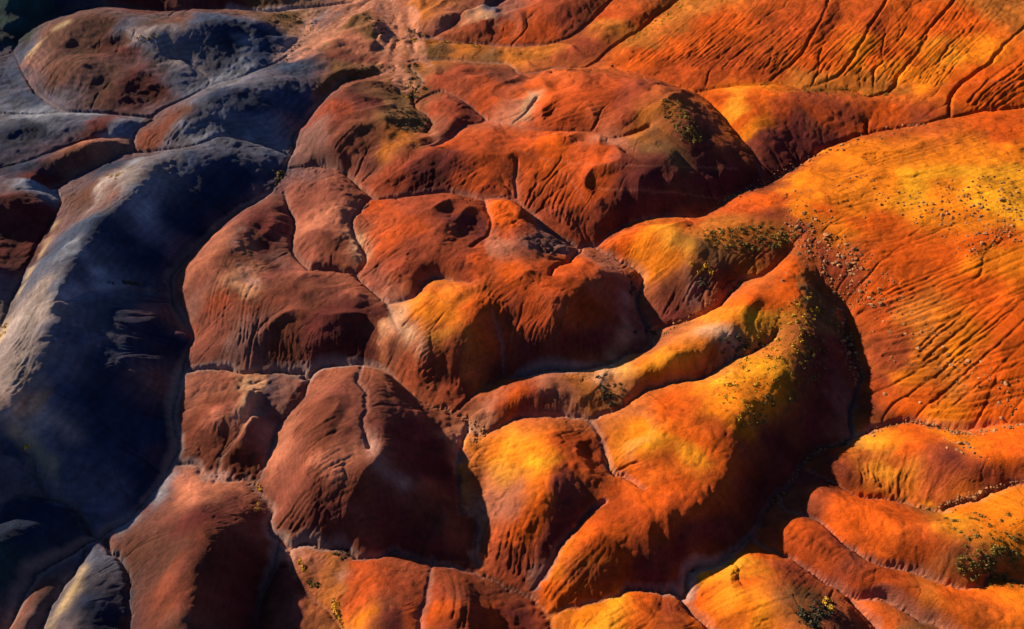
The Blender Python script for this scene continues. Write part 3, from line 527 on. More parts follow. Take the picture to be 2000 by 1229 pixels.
 (1540,250,'maroon'),(1590,240,'brown'),(1500,260,'maroon'),(1620,270,'maroon'),(1560,300,'maroon'),(1660,245,'rust'),(1770,225,'brown'),(870,340,'maroon'),(960,355,'rust'),(1240,380,'maroon'),(1200,420,'maroon'),(1160,450,'rust'),(1100,430,'rust'),(1500,320,'maroon'),(1380,260,'maroon'),(1330,310,'maroon'), (470,500,'pink'),(472,530,'pale'),(462,470,'pink'),(520,450,'maroon'),(530,520,'maroon'),(300,75,'grey'),(340,100,'grey'),(380,140,'slate'),(250,85,'umber'),(350,40,'umber'),  # maroon on the shoulder front is painted shade
]
NAMES = []
for n, _ in RIDGE:
    if n not in NAMES: NAMES.append(n)
DL = 0.8
def watershed():
    ny = int((Y1-Y0)/DL)+1; nx = int((X1-X0)/DL)+1
    x, y = np.meshgrid(X0+np.arange(nx)*DL, Y0+np.arange(ny)*DL); h = bil(blur(H0, 1), x, y)
    L = np.zeros((ny,nx), np.int32)
    for (n, _), p in zip(RIDGE, rd):
        i = np.round((p[:,0]-X0)/DL).astype(int); j = np.round((p[:,1]-Y0)/DL).astype(int)
        ok = (i>=0)&(i<nx)&(j>=0)&(j<ny); L[j[ok],i[ok]] = NAMES.index(n)+1
    for lev in list(np.arange(h.max(), h.min()-.2, -.2))+[-99]:
        m = h >= lev
        for it in range(200 if lev == -99 else 10):
            e = (L == 0)&m; ch = 0
            P = np.pad(L, 1)
            for nb in (P[:-2,1:-1], P[2:,1:-1], P[1:-1,:-2], P[1:-1,2:]):
                u = e&(nb > 0)&(L == 0); L = np.where(u, nb, L); ch += u.sum()
            if not ch: break
    return L
LAB = watershed()
def lab_at(x, y):
    i = np.clip(np.round((np.asarray(x)-X0)/DL).astype(int), 0, LAB.shape[1]-1); j = np.clip(np.round((np.asarray(y)-Y0)/DL).astype(int), 0, LAB.shape[0]-1)
    return LAB[j,i]
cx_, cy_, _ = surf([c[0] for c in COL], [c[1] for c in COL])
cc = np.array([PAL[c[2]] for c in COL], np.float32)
DC = 0.5
ncx = int((X1-X0)/DC)+1; ncy = int((Y1-Y0)/DC)+1
qx, qy = np.meshgrid(X0+np.arange(ncx)*DC, Y0+np.arange(ncy)*DC)
num = np.zeros((ncy,ncx,3), np.float32); den = np.zeros((ncy,ncx), np.float32)
wx = bil(n6, qx, qy, DF); wy = bil(np.roll(n6, 300, 1), qx, qy, DF)
ux = (qx+1.8*wx+.9*bil(n3, qx, qy, DF)).astype(np.float32); uy = (qy+1.8*wy+.9*bil(np.roll(n3, 200, 0), qx, qy, DF)).astype(np.float32)
QL = lab_at(qx, qy)
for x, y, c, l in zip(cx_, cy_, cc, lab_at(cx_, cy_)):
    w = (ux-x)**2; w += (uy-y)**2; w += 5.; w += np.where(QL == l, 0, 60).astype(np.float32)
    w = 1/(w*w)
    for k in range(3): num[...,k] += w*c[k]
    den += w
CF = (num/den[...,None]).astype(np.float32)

# ------------------------------------------------------------------ the mesh grid: finer towards the camera
NU, NV = 1520, 930
ya, yb = 38., 262.
dep = np.linspace(math.atan2(CAM_H-12, ya), math.atan2(CAM_H-12, yb), NV)
yy = (CAM_H-12)/np.tan(dep)
hw = 74+.43*yy
u = np.linspace(-1, 1, NU)
VX = u[None]*hw[:,None]; VY = np.repeat(yy[:,None], NU, 1)
VZ = bil(F, VX, VY, DF).astype(np.float64)
VD = bil(Fc.astype(np.float32), VX, VY, DF); VF = bil(flow.astype(np.float32), VX, VY, DF)
# fine rills that run down the slopes: noise drawn out along the fall line
g_ = blur(F, 2.2); GY, GX = np.gradient(g_, DF); SL = np.hypot(GX, GY).astype(np.float32)
GX = (GX/(SL+.02)).astype(np.float32).ravel(); GY = (GY/(SL+.02)).astype(np.float32).ravel()
wn = rng.standard_normal(sh).astype(np.float32); wn2 = blur(rng.standard_normal(sh).astype(np.float32), 1.5)*5
def streaks(W, step, n):
    acc = np.zeros(VX.shape, np.float32)
    for sg in (-1, 1):
        x = ((VX-X0)/DF).astype(np.float32); y = ((VY-Y0)/DF).astype(np.float32)
        for k in range(n):
            idx = (y+.5).astype(np.int32)*nfx+(x+.5).astype(np.int32)
            x = np.clip(x+sg*step/DF*GX[idx], 1, nfx-3); y = np.clip(y+sg*step/DF*GY[idx], 1, nfy-3)
            i = x.astype(np.int32); j = y.astype(np.int32); fx = x-i; fy = y-j; b = j*nfx+i
            acc += ((W[b]*(1-fx)+W[b+1]*fx)*(1-fy)+(W[b+nfx]*(1-fx)+W[b+nfx+1]*fx)*fy)*(1-k/n)
    return acc/acc.std()
lic = streaks(wn.ravel(), .28, 11); lic2 = streaks(wn2.ravel(), .45, 11)
vsl = bil(SL, VX, VY, DF); away = np.clip(VD/1.5, .1, 1)
patch = .55+.45*np.clip(bil(n6, VX, VY, DF)+.3*bil(n3, VX, VY, DF), -1, 1)
rill = np.minimum(lic, .7)-.35*np.clip(lic-.7, 0, 3)
rill2 = np.minimum(lic2+1.1, .0)
st = np.clip((vsl-.18)/.32, .05, 1.2)
rough = np.array([0]+[{'cracked':2.6,'cleft':1.8,'cleft_foot':1.8,'top_red':1.2,'pitted':2,'bottom_pale':1.8,'yellow_spur':1.4,'far_low':1.5}.get(n,1) for n in NAMES], np.float32)
VL = rough[lab_at(VX, VY)]
VZ += away*st*(.016*(.3+.9*patch)*rill + .024*patch*rill2)
w1 = noise(sh, .9, rng, DF); w2 = noise(sh, .5, rng, DF)
wr = np.abs(bil(w1, VX, VY, DF))+.5*np.abs(bil(w2, VX, VY, DF))
VZ += np.clip(VD/.8, .2, 1)*VL*(.05*(1-patch)+.025)*(wr-.9)
VLab = lab_at(VX, VY)
band = np.sin(VZ*7.5+1.6*bil(n6, VX, VY, DF)+.8*bil(n3, VX, VY, DF))+.25*np.sin(VZ*13+2.*bil(n6, VX, VY, DF))
bandw = np.array([0]+[{'striped':.20,'saddle_hill':.14,'blue':.10,'north_slope':.07,'orange_slope':.0,'far_left_low':.15}.get(n, .05) for n in NAMES], np.float32)[VLab]
fine = bil(w2, VX, VY, DF)
tone = np.exp(.025*lic2+.03*lic+.13*bil(n3, VX, VY, DF)+.07*bil(n1, VX, VY, DF)+.06*fine+bandw*band-.14*np.clip(VF, 0, 1)-.30*bil(rin.astype(np.float32), VX, VY, DF)-.25*bil(crack.astype(np.float32), VX, VY, DF))  # rills carry a little painted shade on top of their relief
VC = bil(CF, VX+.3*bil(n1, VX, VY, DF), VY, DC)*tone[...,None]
# pale silt along the beds of the gullies
# mineral deposits and painted highlights of lit crests, as traced lines of a given reach in metres, and faint animal tracks
STAIN_LIGHT = [
 ((.62,.36,.22), 1.7, .8, [[(775,600),(798,640),(812,685)],[(1240,825),(1250,850),(1254,875)],[(1380,645),(1405,650),(1425,660)],[(1047,180),(1028,212),(1016,236)],[(1180,738),(1192,728),(1204,718)],[(490,745),(484,775),(480,805)],[(690,455),(700,480),(712,505)],[(925,28),(945,32),(965,38)],[(910,845),(915,830),(925,828)],[(1225,660),(1215,690),(1205,700)]]),  # pale deposits, also painted highlights on the brightest spots
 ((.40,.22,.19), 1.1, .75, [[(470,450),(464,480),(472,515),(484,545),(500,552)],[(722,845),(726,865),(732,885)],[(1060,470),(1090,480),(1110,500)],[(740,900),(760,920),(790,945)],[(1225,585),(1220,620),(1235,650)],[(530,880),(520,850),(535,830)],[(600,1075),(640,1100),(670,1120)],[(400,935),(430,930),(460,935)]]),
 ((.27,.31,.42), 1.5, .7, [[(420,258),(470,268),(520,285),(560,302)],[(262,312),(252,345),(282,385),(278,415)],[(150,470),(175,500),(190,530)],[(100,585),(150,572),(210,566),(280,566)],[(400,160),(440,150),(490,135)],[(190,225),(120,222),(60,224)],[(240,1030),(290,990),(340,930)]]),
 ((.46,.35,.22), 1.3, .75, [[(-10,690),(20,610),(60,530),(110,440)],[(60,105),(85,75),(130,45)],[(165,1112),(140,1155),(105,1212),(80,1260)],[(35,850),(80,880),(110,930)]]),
 ((.80,.36,.025), 2.6, .5, [[(1836,85),(1850,110),(1862,130)],[(1300,438),(1318,468),(1340,492)],[(1437,180),(1437,210),(1450,245)],[(855,565),(862,600),(868,640)],[(975,850),(985,890),(992,920)],[(1700,890),(1720,905),(1745,915)],[(1190,1175),(1188,1200),(1186,1229)],[(1442,1100),(1450,1140),(1462,1180)],[(1320,690),(1260,705),(1225,720)]]),  # yellow highlights painted along sunlit crests
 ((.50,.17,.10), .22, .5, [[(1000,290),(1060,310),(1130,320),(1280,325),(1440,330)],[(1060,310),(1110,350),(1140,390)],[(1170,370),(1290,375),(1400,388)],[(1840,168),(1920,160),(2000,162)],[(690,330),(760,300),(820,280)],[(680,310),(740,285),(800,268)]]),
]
stain_light_n = .6+.5*bil(noise(sh, 1.8, rng, DF), VX, VY, DF)+.4*bil(n3, VX, VY, DF)
for colr, reach, amt, ls in STAIN_LIGHT:
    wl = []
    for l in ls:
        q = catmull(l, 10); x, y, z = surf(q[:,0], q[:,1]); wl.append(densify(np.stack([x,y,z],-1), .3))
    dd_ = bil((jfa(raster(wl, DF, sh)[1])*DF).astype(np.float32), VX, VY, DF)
    a_ = (np.exp(-(dd_/reach)**2)*amt*(np.clip(stain_light_n, 0, 1.3) if reach > .5 else .8)).clip(0, 1)[...,None]
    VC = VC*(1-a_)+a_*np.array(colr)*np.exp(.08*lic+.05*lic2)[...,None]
VM = bil(Fm.astype(np.float32), VX, VY, DF); m6 = bil(n6, VX, VY, DF)
wash = bil((jfa(raster(fd, DF, sh)[1])*DF).astype(np.float32), VX, VY, DF)
wash = np.clip((1.8+.9*m6-wash)/1.2, 0, 1)*np.clip((VY-184)/4, 0, 1)
silt = np.clip((9.3-VZ)/2.5, 0, 1)*np.clip(1.6-VM/np.clip(.50+.32*m6, .22, 1.5), 0, 1)*np.clip(.46+.28*m6, .12, .8)
silt = np.maximum(silt, .35*np.clip(1-VD/np.clip(.7+.3*m6, .25, 1.6), 0, 1)*np.clip((15-VZ)/6, 0, 1))[...,None]
silt *= np.clip(VM/.22, .35, 1)[...,None]
LUM = VC.mean(-1, keepdims=True)
VC = VC*(1-silt)+silt*(np.array([1.0,.72,.70])*np.clip(LUM*1.1+.22, .10, .40))
ww = (wash*(.75+.12*fine))[...,None].clip(0, 1); red = np.clip((VX+66)/14, 0, 1)[...,None]
VC = VC*(1-ww)+ww*((1-red)*np.array([.50,.40,.42])+red*np.array([.50,.22,.15]))*np.exp(.12*fine)[...,None]

def mat(name): 
    m = bpy.data.materials.new(name); m.use_nodes = True; return m
def N(t, ty, **k):
    n = t.nodes.new(ty)
    for a, b in k.items(): setattr(n, a, b)
    return n
def ground_material():
    m = mat('dry_clay'); t = m.node_tree; L = t.links.new; b = t.nodes['Principled BSDF']
    b.inputs['Roughness'].default_value = .95; b.inputs['Specular IOR Level'].default_value = .08
    at = N(t, 'ShaderNodeAttribute', attribute_name='clay')
    tc = N(t, 'ShaderNodeTexCoord')
    n0 = N(t, 'ShaderNodeTexNoise'); n0.inputs['Scale'].default_value = 1.7; n0.inputs['Detail'].default_value = 12; n0.inputs['Roughness'].default_value = .82
    L(tc.outputs['Object'], n0.inputs['Vector'])
    mr = N(t, 'ShaderNodeMapRange'); mr.inputs['From Min'].default_value = .3; mr.inputs['From Max'].default_value = .7; mr.inputs['To Min'].default_value = .62; mr.inputs['To Max'].default_value = 1.36
    L(n0.outputs['Fac'], mr.inputs['Value'])
    vm = N(t, 'ShaderNodeVectorMath', operation='SCALE'); L(at.outputs['Color'], vm.inputs[0]); L(mr.outputs[0], vm.inputs['Scale'])
    L(vm.outputs[0], b.inputs['Base Color'])
    n1 = N(t, 'ShaderNodeTexNoise'); n1.inputs['Scale'].default_value = 3.4; n1.inputs['Detail'].default_value = 12; n1.inputs['Roughness'].default_value = .78
    L(tc.outputs['Object'], n1.inputs['Vector'])
    bp = N(t, 'ShaderNodeBump'); bp.inputs['Strength'].default_value = 1.0; bp.inputs['Distance'].default_value = .26
    L(n1.outputs['Fac'], bp.inputs['Height']); L(bp.outputs[0], b.inputs['Normal'])
    return m
M_ground = ground_material()

HILL_LABEL = dict(blue='long navy blue clay hill with a pale western rim on the left', blue_low='small dark clay swell at the left edge below the pale rim',
 blue_foot='low blue black clay hill in the lower left corner bend', dark_left='near black clay hill at the left edge in deep shade', low_left='dark maroon hill with a pale crest left of the navy ridge',
 far_left_low='flat dark hill below the striped slopes on the left', saddle_hill='rounded slate hill with a rust brown western flank above the navy ridge',
 striped='broad striped maroon and slate hill in the upper left', far_dark='dark teal hills along the top left edge', low_mound='low mound with a green shaded side between the two pale washes',
 green_mound='long low rise with green cover beside the wash head', upper_red='large red hill with a dark front face in the upper middle', bulb='small red bulb shaped knoll beside the scrub hollow',
 upper_back='low dull red rise behind the bulb shaped knoll', shoulder='orange shoulder hill with a dark purple front in the upper right', north_slope='wide rilled red slope filling the upper right',
 far_spur='narrow red spur beside the yellow scrub strip at the top', far_hill='smooth red hill with a dark right flank at the top', far_knoll='brown knoll at the top beside the wash',
 far_low='low rust ridge with a pale notch near the top', terrace='flat ochre terrace running right from the wash', orange_slope='bright orange slope strewn with stones on the right',
 yellow_ridge='big curved orange ridge dotted with shrubs in the lower right middle', yellow_spur='yellow orange knoll with a dark right face in the bottom middle', middle_ridge='long narrow orange ridge through the middle between two gullies',
 shrub_ridge='amber ridge with a scrub covered top below the purple face', cleft='small rust hill with a rumpled dark top left of centre', cleft_foot='small round red knob in the crook of two gullies',
 west_red='rust red hill with a pale rimmed hollow beside the navy ridge', top_red='red orange dome with a dark scar left of centre', cracked='rumpled red and mauve hill with cracked skin at the centre',
 central='central red hill with a bright amber west face and dark front', dark_dome='big brown dome split by a short cleft in the lower middle', pitted='small rust hill with a black hollow left of the brown dome',
 brown_dome='smooth umber hill in the bottom left', low_corner='narrow navy hill with a pale lit edge at the bottom left', corner='small brown hill in the bottom left corner',
 bottom_pair='twin brown domes at the bottom edge', bottom_pale='pale pink slope with yellow shrubs at the bottom', bottom_left_small='small rilled rust hill at the bottom edge left of the yellow shrubs',
 bottom_yellow='low yellow hill at the bottom edge right of centre', rim_hill='amber hill with a scrubby dark east side at the bottom', long_lobe='long rust lobe with a wrinkled mauve top in the lower right',
 south_lobe='small orange lobe at the bottom edge in the lower right', middle_lobe='broad orange lobe with yellow ground behind it in the lower right', east_hill='orange hill with a dark stony gully below it at the right edge')
# smooth normals of the whole relief, shared by the hills cut from it
P0 = np.stack([VX, VY, VZ], -1)
du = np.gradient(P0, axis=1); dv = np.gradient(P0, axis=0)
NRM = np.cross(du, dv); NRM /= np.linalg.norm(NRM, axis=-1, keepdims=True)+1e-12
NRM = NRM.reshape(-1,3)
FL = lab_at((VX[:-1,:-1]+VX[1:,1:])/2, (VY[:-1,:-1]+VY[1:,1:])/2).ravel()
idx = np.arange(NV*NU, dtype=np.int32).reshape(NV,NU)
Q = np.stack([idx[:-1,:-1], idx[:-1,1:], idx[1:,1:], idx[1:,:-1]], -1).reshape(-1,4)
CO = P0.reshape(-1,3).astype(np.float32); C4 = np.ones((NV*NU,4), np.float32); C4[:,:3] = np.clip(VC.reshape(-1,3)*.62, .002, .9)
def patch_mesh(name, q, co, c4, nrm):
    vid, inv = np.unique(q.ravel(), return_inverse=True); inv = inv.astype(np.int32)
    me = bpy.data.meshes.new(name)
    me.vertices.add(len(vid)); me.vertices.foreach_set('co', co[vid].ravel())
    me.loops.add(q.size); me.loops.foreach_set('vertex_index', inv.ravel())
    me.polygons.add(len(q)); me.polygons.foreach_set('loop_start', np.arange(len(q), dtype=np.int32)*4)
    me.polygons.foreach_set('use_smooth', np.ones(len(q), bool))
    me.update(calc_edges=True)
    ca = me.color_attributes.new('clay', 'FLOAT_COLOR', 'POINT'); ca.data.foreach_set('color', c4[vid].ravel())
    if nrm is not None: me.normals_split_custom_set_from_vertices(nrm[vid])
    me.materials.append(M_ground)
    o = bpy.data.objects.new(name, me); S.collection.objects.link(o); o['kind'] = 'structure'; return o
for k, n in enumerate(NAMES):
    q = Q[FL == k+1]
    if len(q) < 50: continue
    o = patch_mesh('hill', q, CO, C4, NRM); o['label'] = HILL_LABEL[n]
# coarser country all around
def outer(x0, x1, y0, y1, step, name, hole):
    xs = np.arange(x0, x1+.1, step); ys = np.arange(y0, y1+.1, step); X, Y = np.meshgrid(xs, ys)
    cx, cy = np.clip(X, X0+2, X1-2), np.clip(Y, Y0+2, Y1-2)
    Z = bil(F, cx, cy, DF).astype(float); dd = np.hypot(X-cx, Y-cy)
    Z = Z*np.exp(-dd/60)+(1-np.exp(-dd/60))*(8+4*np.sin(X/37+1)*np.sin(Y/43)+3*np.sin(X/17+Y/29))
    C = bil(CF, cx, cy, DC); m = np.exp(-dd/80)[...,None]; C = C*m+(1-m)*np.array([.30,.075,.03])
    q = np.arange(X.size, dtype=np.int32).reshape(X.shape)
    q = np.stack([q[:-1,:-1], q[:-1,1:], q[1:,1:], q[1:,:-1]], -1).reshape(-1,4)
    mx = (X[:-1,:-1]+step/2).ravel(); my = (Y[:-1,:-1]+step/2).ravel()
    q = q[~hole(mx, my, step)]
    Z = np.where((dd == 0)&(step > 5), Z-16, Z)
    c4 = np.ones((X.size,4), np.float32); c4[:,:3] = C.reshape(-1,3)*.62
    return patch_mesh(name, q, np.stack([X,Y,Z-.05],-1).reshape(-1,3).astype(np.float32), c4, None)
outer(X0, X1, Y0, Y1, 1.25, 'ground', lambda x, y, s: (y > ya+s) & (y < yb-s) & (np.abs(x) < 74+.43*y-s))
outer(-2415, 2455, -2402, 2458, 30., 'terrain', lambda x, y, s: (x > X0+s/2) & (x < X1-s/2) & (y > Y0+s/2) & (y < Y1-s/2))
# ------------------------------------------------------------------ stones and shrubs
def simple_mat(name, c1, c2, scale):
    m = mat(name); t = m.node_tree; L = t.links.new; b = t.nodes['Principled BSDF']
    b.inputs['Roughness'].default_value = .9; b.inputs['Specular IOR Level'].default_value = .15
    oi = N(t, 'ShaderNodeObjectInfo'); tc = N(t, 'ShaderNodeTexCoord'); n = N(t, 'ShaderNodeTexNoise'); n.inputs['Scale'].default_value = scale
    L(tc.outputs['Object'], n.inputs['Vector'])
    ad = N(t, 'ShaderNodeMath', operation='MULTIPLY_ADD'); L(oi.outputs['Random'], ad.inputs[0]); ad.inputs[1].default_value = .6
    ml = N(t, 'ShaderNodeMath', operation='MULTIPLY'); L(n.outputs['Fac'], ml.inputs[0]); ml.inputs[1].default_value = .5; L(ml.outputs[0], ad.inputs[2])
    cr = N(t, 'ShaderNodeValToRGB'); cr.color_ramp.elements[0].color = (*c1,1); cr.color_ramp.elements[0].position = .15
    cr.color_ramp.elements[1].color = (*c2,1); cr.color_ramp.elements[1].position = .85
    L(ad.outputs[0], cr.inputs[0]); L(cr.outputs[0], b.inputs['Base Color'])
    bp = N(t, 'ShaderNodeBump'); bp.inputs['Strength'].default_value = .5; bp.inputs['Distance'].default_value = .05
    L(n.outputs['Fac'], bp.inputs['Height']); L(bp.outputs[0], b.inputs['Normal']); return m
M_rock = simple_mat('weathered_stone', (.11,.050,.024), (.33,.165,.075), 5)
M_olive = simple_mat('scrub_leaves', (.050,.042,.014), (.16,.115,.022), 6)
M_gold = simple_mat('golden_scrub_leaves', (.20,.12,.012), (.42,.26,.02), 6)
M_dark = simple_mat('dark_scrub_leaves', (.018,.020,.014), (.055,.050,.028), 6)
import bmesh
def rock_mesh(seed, m):
    r = random.Random(seed); bm = bmesh.new(); vs = []
    for k in range(15):
        v = Vector((r.gauss(0,1), r.gauss(0,1), r.gauss(0,1))).normalized()*r.uniform(.82,1.1)
        vs.append(bm.verts.new((v.x*.56, v.y*.46, v.z*.36+.18)))
    g = bmesh.ops.convex_hull(bm, input=vs); bmesh.ops.delete(bm, geom=list({e for e in g['geom_unused']+g['geom_interior'] if isinstance(e, bmesh.types.BMVert)}), context='VERTS')
    me = bpy.data.meshes.new('rock'); bm.to_mesh(me); bm.free(); me.materials.append(m); return me
def shrub_geo(seed, leaves=46):
    """leaf clumps spread through an uneven dome of unit width"""
    r = random.Random(seed); v = []; f = []
    for k in range(leaves):
        a = r.uniform(0, 6.283); el = math.asin(r.uniform(0.02, 1)); q = r.uniform(.55, 1)*(.85+.25*math.sin(2*a+seed)+.1*math.sin(5*a))
        c = Vector((math.cos(a)*math.cos(el)*.5*q, math.sin(a)*math.cos(el)*.5*q, math.sin(el)*.46*q+.02))
        n = (c+Vector((r.uniform(-.3,.3), r.uniform(-.3,.3), .1))).normalized()
        t = n.orthogonal().normalized(); t.rotate(Matrix.Rotation(r.uniform(0,6.28), 3, n)); b = n.cross(t); w = r.uniform(.07,.14)
        i = len(v); up = n*w*.7
        v += [c-t*w, c+t*w*.8+up*.3, c+b*w*1.1+up, c-b*w*.7-up*.3]; f += [(i,i+1,i+2),(i,i+3,i+1)]
    return v, f
def shrub_mesh(seed, m):
    v, f = shrub_geo(seed); me = bpy.data.meshes.new('shrub'); me.from_pydata([tuple(p) for p in v], [], f); me.materials.append(m); return me
RM = [rock_mesh(k, M_rock) for k in range(8)]
SM = {n: [shrub_mesh(k+i*9, m) for k in range(5)] for i, (n, m) in enumerate((('olive', M_olive), ('gold', M_gold), ('dark', M_dark)))}
rr = random.Random(5)
def inside(poly, n, seed, gap=7):
    r = random.Random(seed); xs = [p[0] for p in poly]; ys = [p[1] for p in poly]; out = []; tries = 0
    while len(out) < n and tries < n*60:
        tries += 1; x = r.uniform(min(xs), max(xs)); y = r.uniform(min(ys), max(ys)); c = False; j = len(poly)-1
        for i in range(len(poly)):
            if (poly[i][1] > y) != (poly[j][1] > y) and x < (poly[j][0]-poly[i][0])*(y-poly[i][1])/(poly[j][1]-poly[i][1])+poly[i][0]: c = not c
            j = i
        if c and all(abs(x-a)+abs(y-b) > gap for a, b in out): out.append((x, y))
    return out
def along(pts, n, seed, spread=7):
    r = random.Random(seed); P = catmull(np.array(pts, float), 20); out = []
    for k in range(n):
        q = P[int(r.random()*(len(P)-1))]; out.append((q[0]+r.gauss(0, spread), q[1]+r.gauss(0, spread*.6)))
    return out
items = []      # kind, x, y, size, label, category, group, variant
def add(kind, pts, s0, s1, label, group, var='olive', seed=0):
    r = random.Random(seed+len(items))
    for x, y in pts: items.append([kind, x, y, (s0*.8+(s1*1.12-s0*.8)*r.random()**2.0)*(1.12 if kind == 'rock' else 1.12), label, group, var])
add('rock', inside([(1545,408),(1640,440),(1690,505),(1680,540),(1600,530),(1560,480),(1530,430)], 75, 1, 8), .3, .95, 'brown stone in the rubble fan on the saddle below the orange slope', 'stones of the rubble fan on the saddle')
add('rock', inside([(1580,530),(1700,540),(1770,575),(1750,600),(1690,600),(1600,560)], 45, 2, 8), .3, .9, 'tan stone in the rubble trail at the foot of the orange slope', 'stones trailing below the rubble fan')
add('rock', inside([(1620,600),(1645,600),(1665,660),(1690,735),(1670,760),(1655,700),(1635,650)], 55, 3, 6), .3, .85, 'grey stone in the shaded gully bend beside the curved ridge', 'stones in the shaded gully bend')
add('rock', inside([(1790,395),(1990,365),(1995,430),(1960,480),(1900,500),(1870,450),(1800,430)], 95, 4, 8), .25, .85, 'pale yellow stone scattered on the upper sunlit orange slope', 'stones on the upper orange slope')
add('rock', inside([(1700,560),(1840,640),(1990,760),(1990,810),(1840,700),(1700,640)], 60, 5, 12), .2, .7, 'small tan stone on the rilled lower orange slope', 'stones on the lower orange slope')
add('rock', along([(1690,850),(1727,833),(1779,825),(1835,836),(1884,848),(1936,842),(1998,832)], 55, 6, 6), .2, .6, 'stone lining the dry gully under the orange slope', 'stones in the gully under the orange slope')
add('rock', along([(1846,985),(1901,968),(1954,950),(1998,938)], 42, 7, 6), .22, .75, 'pale stone lining the dark gully near the right edge', 'stones in the gully at the right edge')
add('rock', along([(1400,398),(1500,355),(1581,312),(1695,264),(1809,241)], 70, 8, 3.5), .25, .75, 'grey stone in the narrow gully under the purple hill face', 'stones in the gully under the purple face')
add('rock', along([(1280,645),(1358,613),(1420,577),(1446,546)], 34, 9, 3), .25, .7, 'small stone in the middle gully below the scrub ridge', 'stones in the middle gully')
add('rock', inside([(1840,855),(1900,870),(1930,900),(1850,880)], 14, 10, 10), .3, .8, 'stone on the top of the orange hill at the right edge', 'stones on the right edge hill')
add('rock', inside([(1500,390),(1600,360),(1700,330),(1800,390),(1700,450),(1600,430)], 60, 11, 12), .15, .45, 'tiny stone on the bright western part of the orange slope', 'stones on the western orange slope')
BIG = [(1560,497,1.25,'dark brown boulder with a long shadow on the saddle left of the rubble fan'),(1793,682,1.3,'large olive brown boulder alone on the lower orange slope'),(1891,706,1.3,'flat topped tan boulder on the lower orange slope right of the olive one'),
 (1858,712,1.1,'dark boulder where a rill starts on the lower orange slope'),(1964,750,1.4,'brown boulder with scrub beside it near the right edge'),(1728,771,1.1,'tan boulder at the foot of the orange slope above the gully'),
 (1681,498,1.2,'pale boulder at the right corner of the rubble fan'),(1699,595,1.15,'large pale boulder in the rubble trail beneath the fan'),(1842,678,.9,'cream boulder upslope right of the olive boulder'),
 (1951,787,1.1,'brown boulder above the stone lined gully near the right edge'),(1798,786,1.1,'dark boulder low on the slope just above the stone lined gully'),(1637,501,1.3,'biggest pale boulder in the middle of the rubble fan'),
 (1529,549,1.0,'lone brown stone on the orange ridge left of the rubble'),(1537,534,.8,'smaller lone stone above its neighbour left of the rubble'),(1663,536,.9,'round brown boulder below the rubble fan'),
 (1499,91,1.0,'white stone high on the rilled red slope at the top'),(1888,867,1.3,'cream boulder in the gully behind the right edge hill'),(1955,817,1.0,'tan boulder on the bank above the stone lined gully at the right')]
for x, y, z, l in BIG: items.append(['rock', x, y, z*.78, l, None, 'big'])
add('shrub', inside([(1285,195),(1330,200),(1372,262),(1365,282),(1330,275),(1300,230)], 52, 21, 8), .7, 1.35, 'yellowish shrub on the grey shoulder of the upper red hill', 'shrubs on the upper red hill', 'olive')
add('shrub', inside([(1368,450),(1440,442),(1560,445),(1545,478),(1470,490),(1380,480)], 72, 22, 9), .7, 1.25, 'low dark shrub on the flat top of the scrub covered ridge', 'shrubs on the scrub covered ridge', 'olive')
add('shrub', inside([(1450,690),(1480,650),(1540,585),(1590,570),(1610,610),(1560,690),(1500,760),(1445,820),(1415,800),(1395,755)], 105, 23, 11), .5, 1.15, 'small shrub on the sunlit crest of the curved ridge', 'shrubs on the crest of the curved ridge', 'gold')
add('shrub', inside([(1590,570),(1625,600),(1640,660),(1600,740),(1540,800),(1440,850),(1450,820),(1560,710),(1605,630)], 60, 24, 11), .5, 1.1, 'dark shrub in the shade east of the curved ridge crest', 'shrubs in the shade of the curved ridge', 'olive')
add('shrub', inside([(1400,660),(1440,655),(1490,670),(1480,690),(1430,705),(1405,690)], 22, 25, 9), .7, 1.3, 'dark shrub on the grey upper part of the narrow middle ridge', 'shrubs on the middle ridge', 'dark')
add('shrub', inside([(1178,752),(1215,748),(1222,785),(1195,800),(1175,785)], 16, 26, 8), .8, 1.4, 'dark shrub in the hollow of the narrow middle ridge', 'shrubs in the hollow of the middle ridge', 'dark')
add('shrub', [(1169,738)], 1.4, 1.5, 'single round shrub just above the shrub hollow of the middle ridge', None, 'dark')
add('shrub', [(1352,516),(1372,526),(1378,519),(1365,532),(1388,532)], 1.1, 1.5, 'golden shrub mound on the shaded flank below the scrub ridge', 'golden mounds under the scrub ridge', 'gold')
add('shrub', inside([(1365,540),(1395,540),(1400,560),(1370,560)], 9, 28, 7), .6, 1.1, 'dull green shrub under the golden mounds on the shaded flank', 'green shrubs under the golden mounds', 'dark')
add('shrub', [(1228,540),(1232,552),(1236,564),(1230,572)], 1.2, 1.9, 'black green shrub in the shaded gully head right of the central hill', 'shrubs in the gully head', 'dark')
add('shrub', [(1268,640),(1274,650),(1240,650),(1262,645)], 1.0, 1.7, 'dark bush at the grey gully junction in the middle', 'bushes at the gully junction', 'dark')
add('shrub', inside([(750,215),(800,212),(838,235),(836,258),(815,264),(780,255),(750,235)], 44, 29, 7), .6, 1.2, 'dark shrub in the oval hollow beside the bulb shaped knoll', 'shrubs in the oval hollow', 'dark')
add('shrub', inside([(790,122),(815,125),(828,150),(830,185),(800,200),(790,170),(800,150)], 22, 30, 6), .8, 1.6, 'dark green bush in the wash above the red knoll', 'bushes in the wash', 'dark')
add('shrub', inside([(785,165),(800,160),(830,190),(810,200),(785,190)], 10, 31, 6), .7, 1.2, 'golden shrub at the foot of the wash above the red knoll', 'golden shrubs at the wash foot', 'gold')
add('shrub', along([(800,78),(870,84),(940,92)], 22, 32, 3), .5, 1.1, 'yellow shrub on the rim of the ochre terrace', 'shrubs on the terrace rim', 'gold')
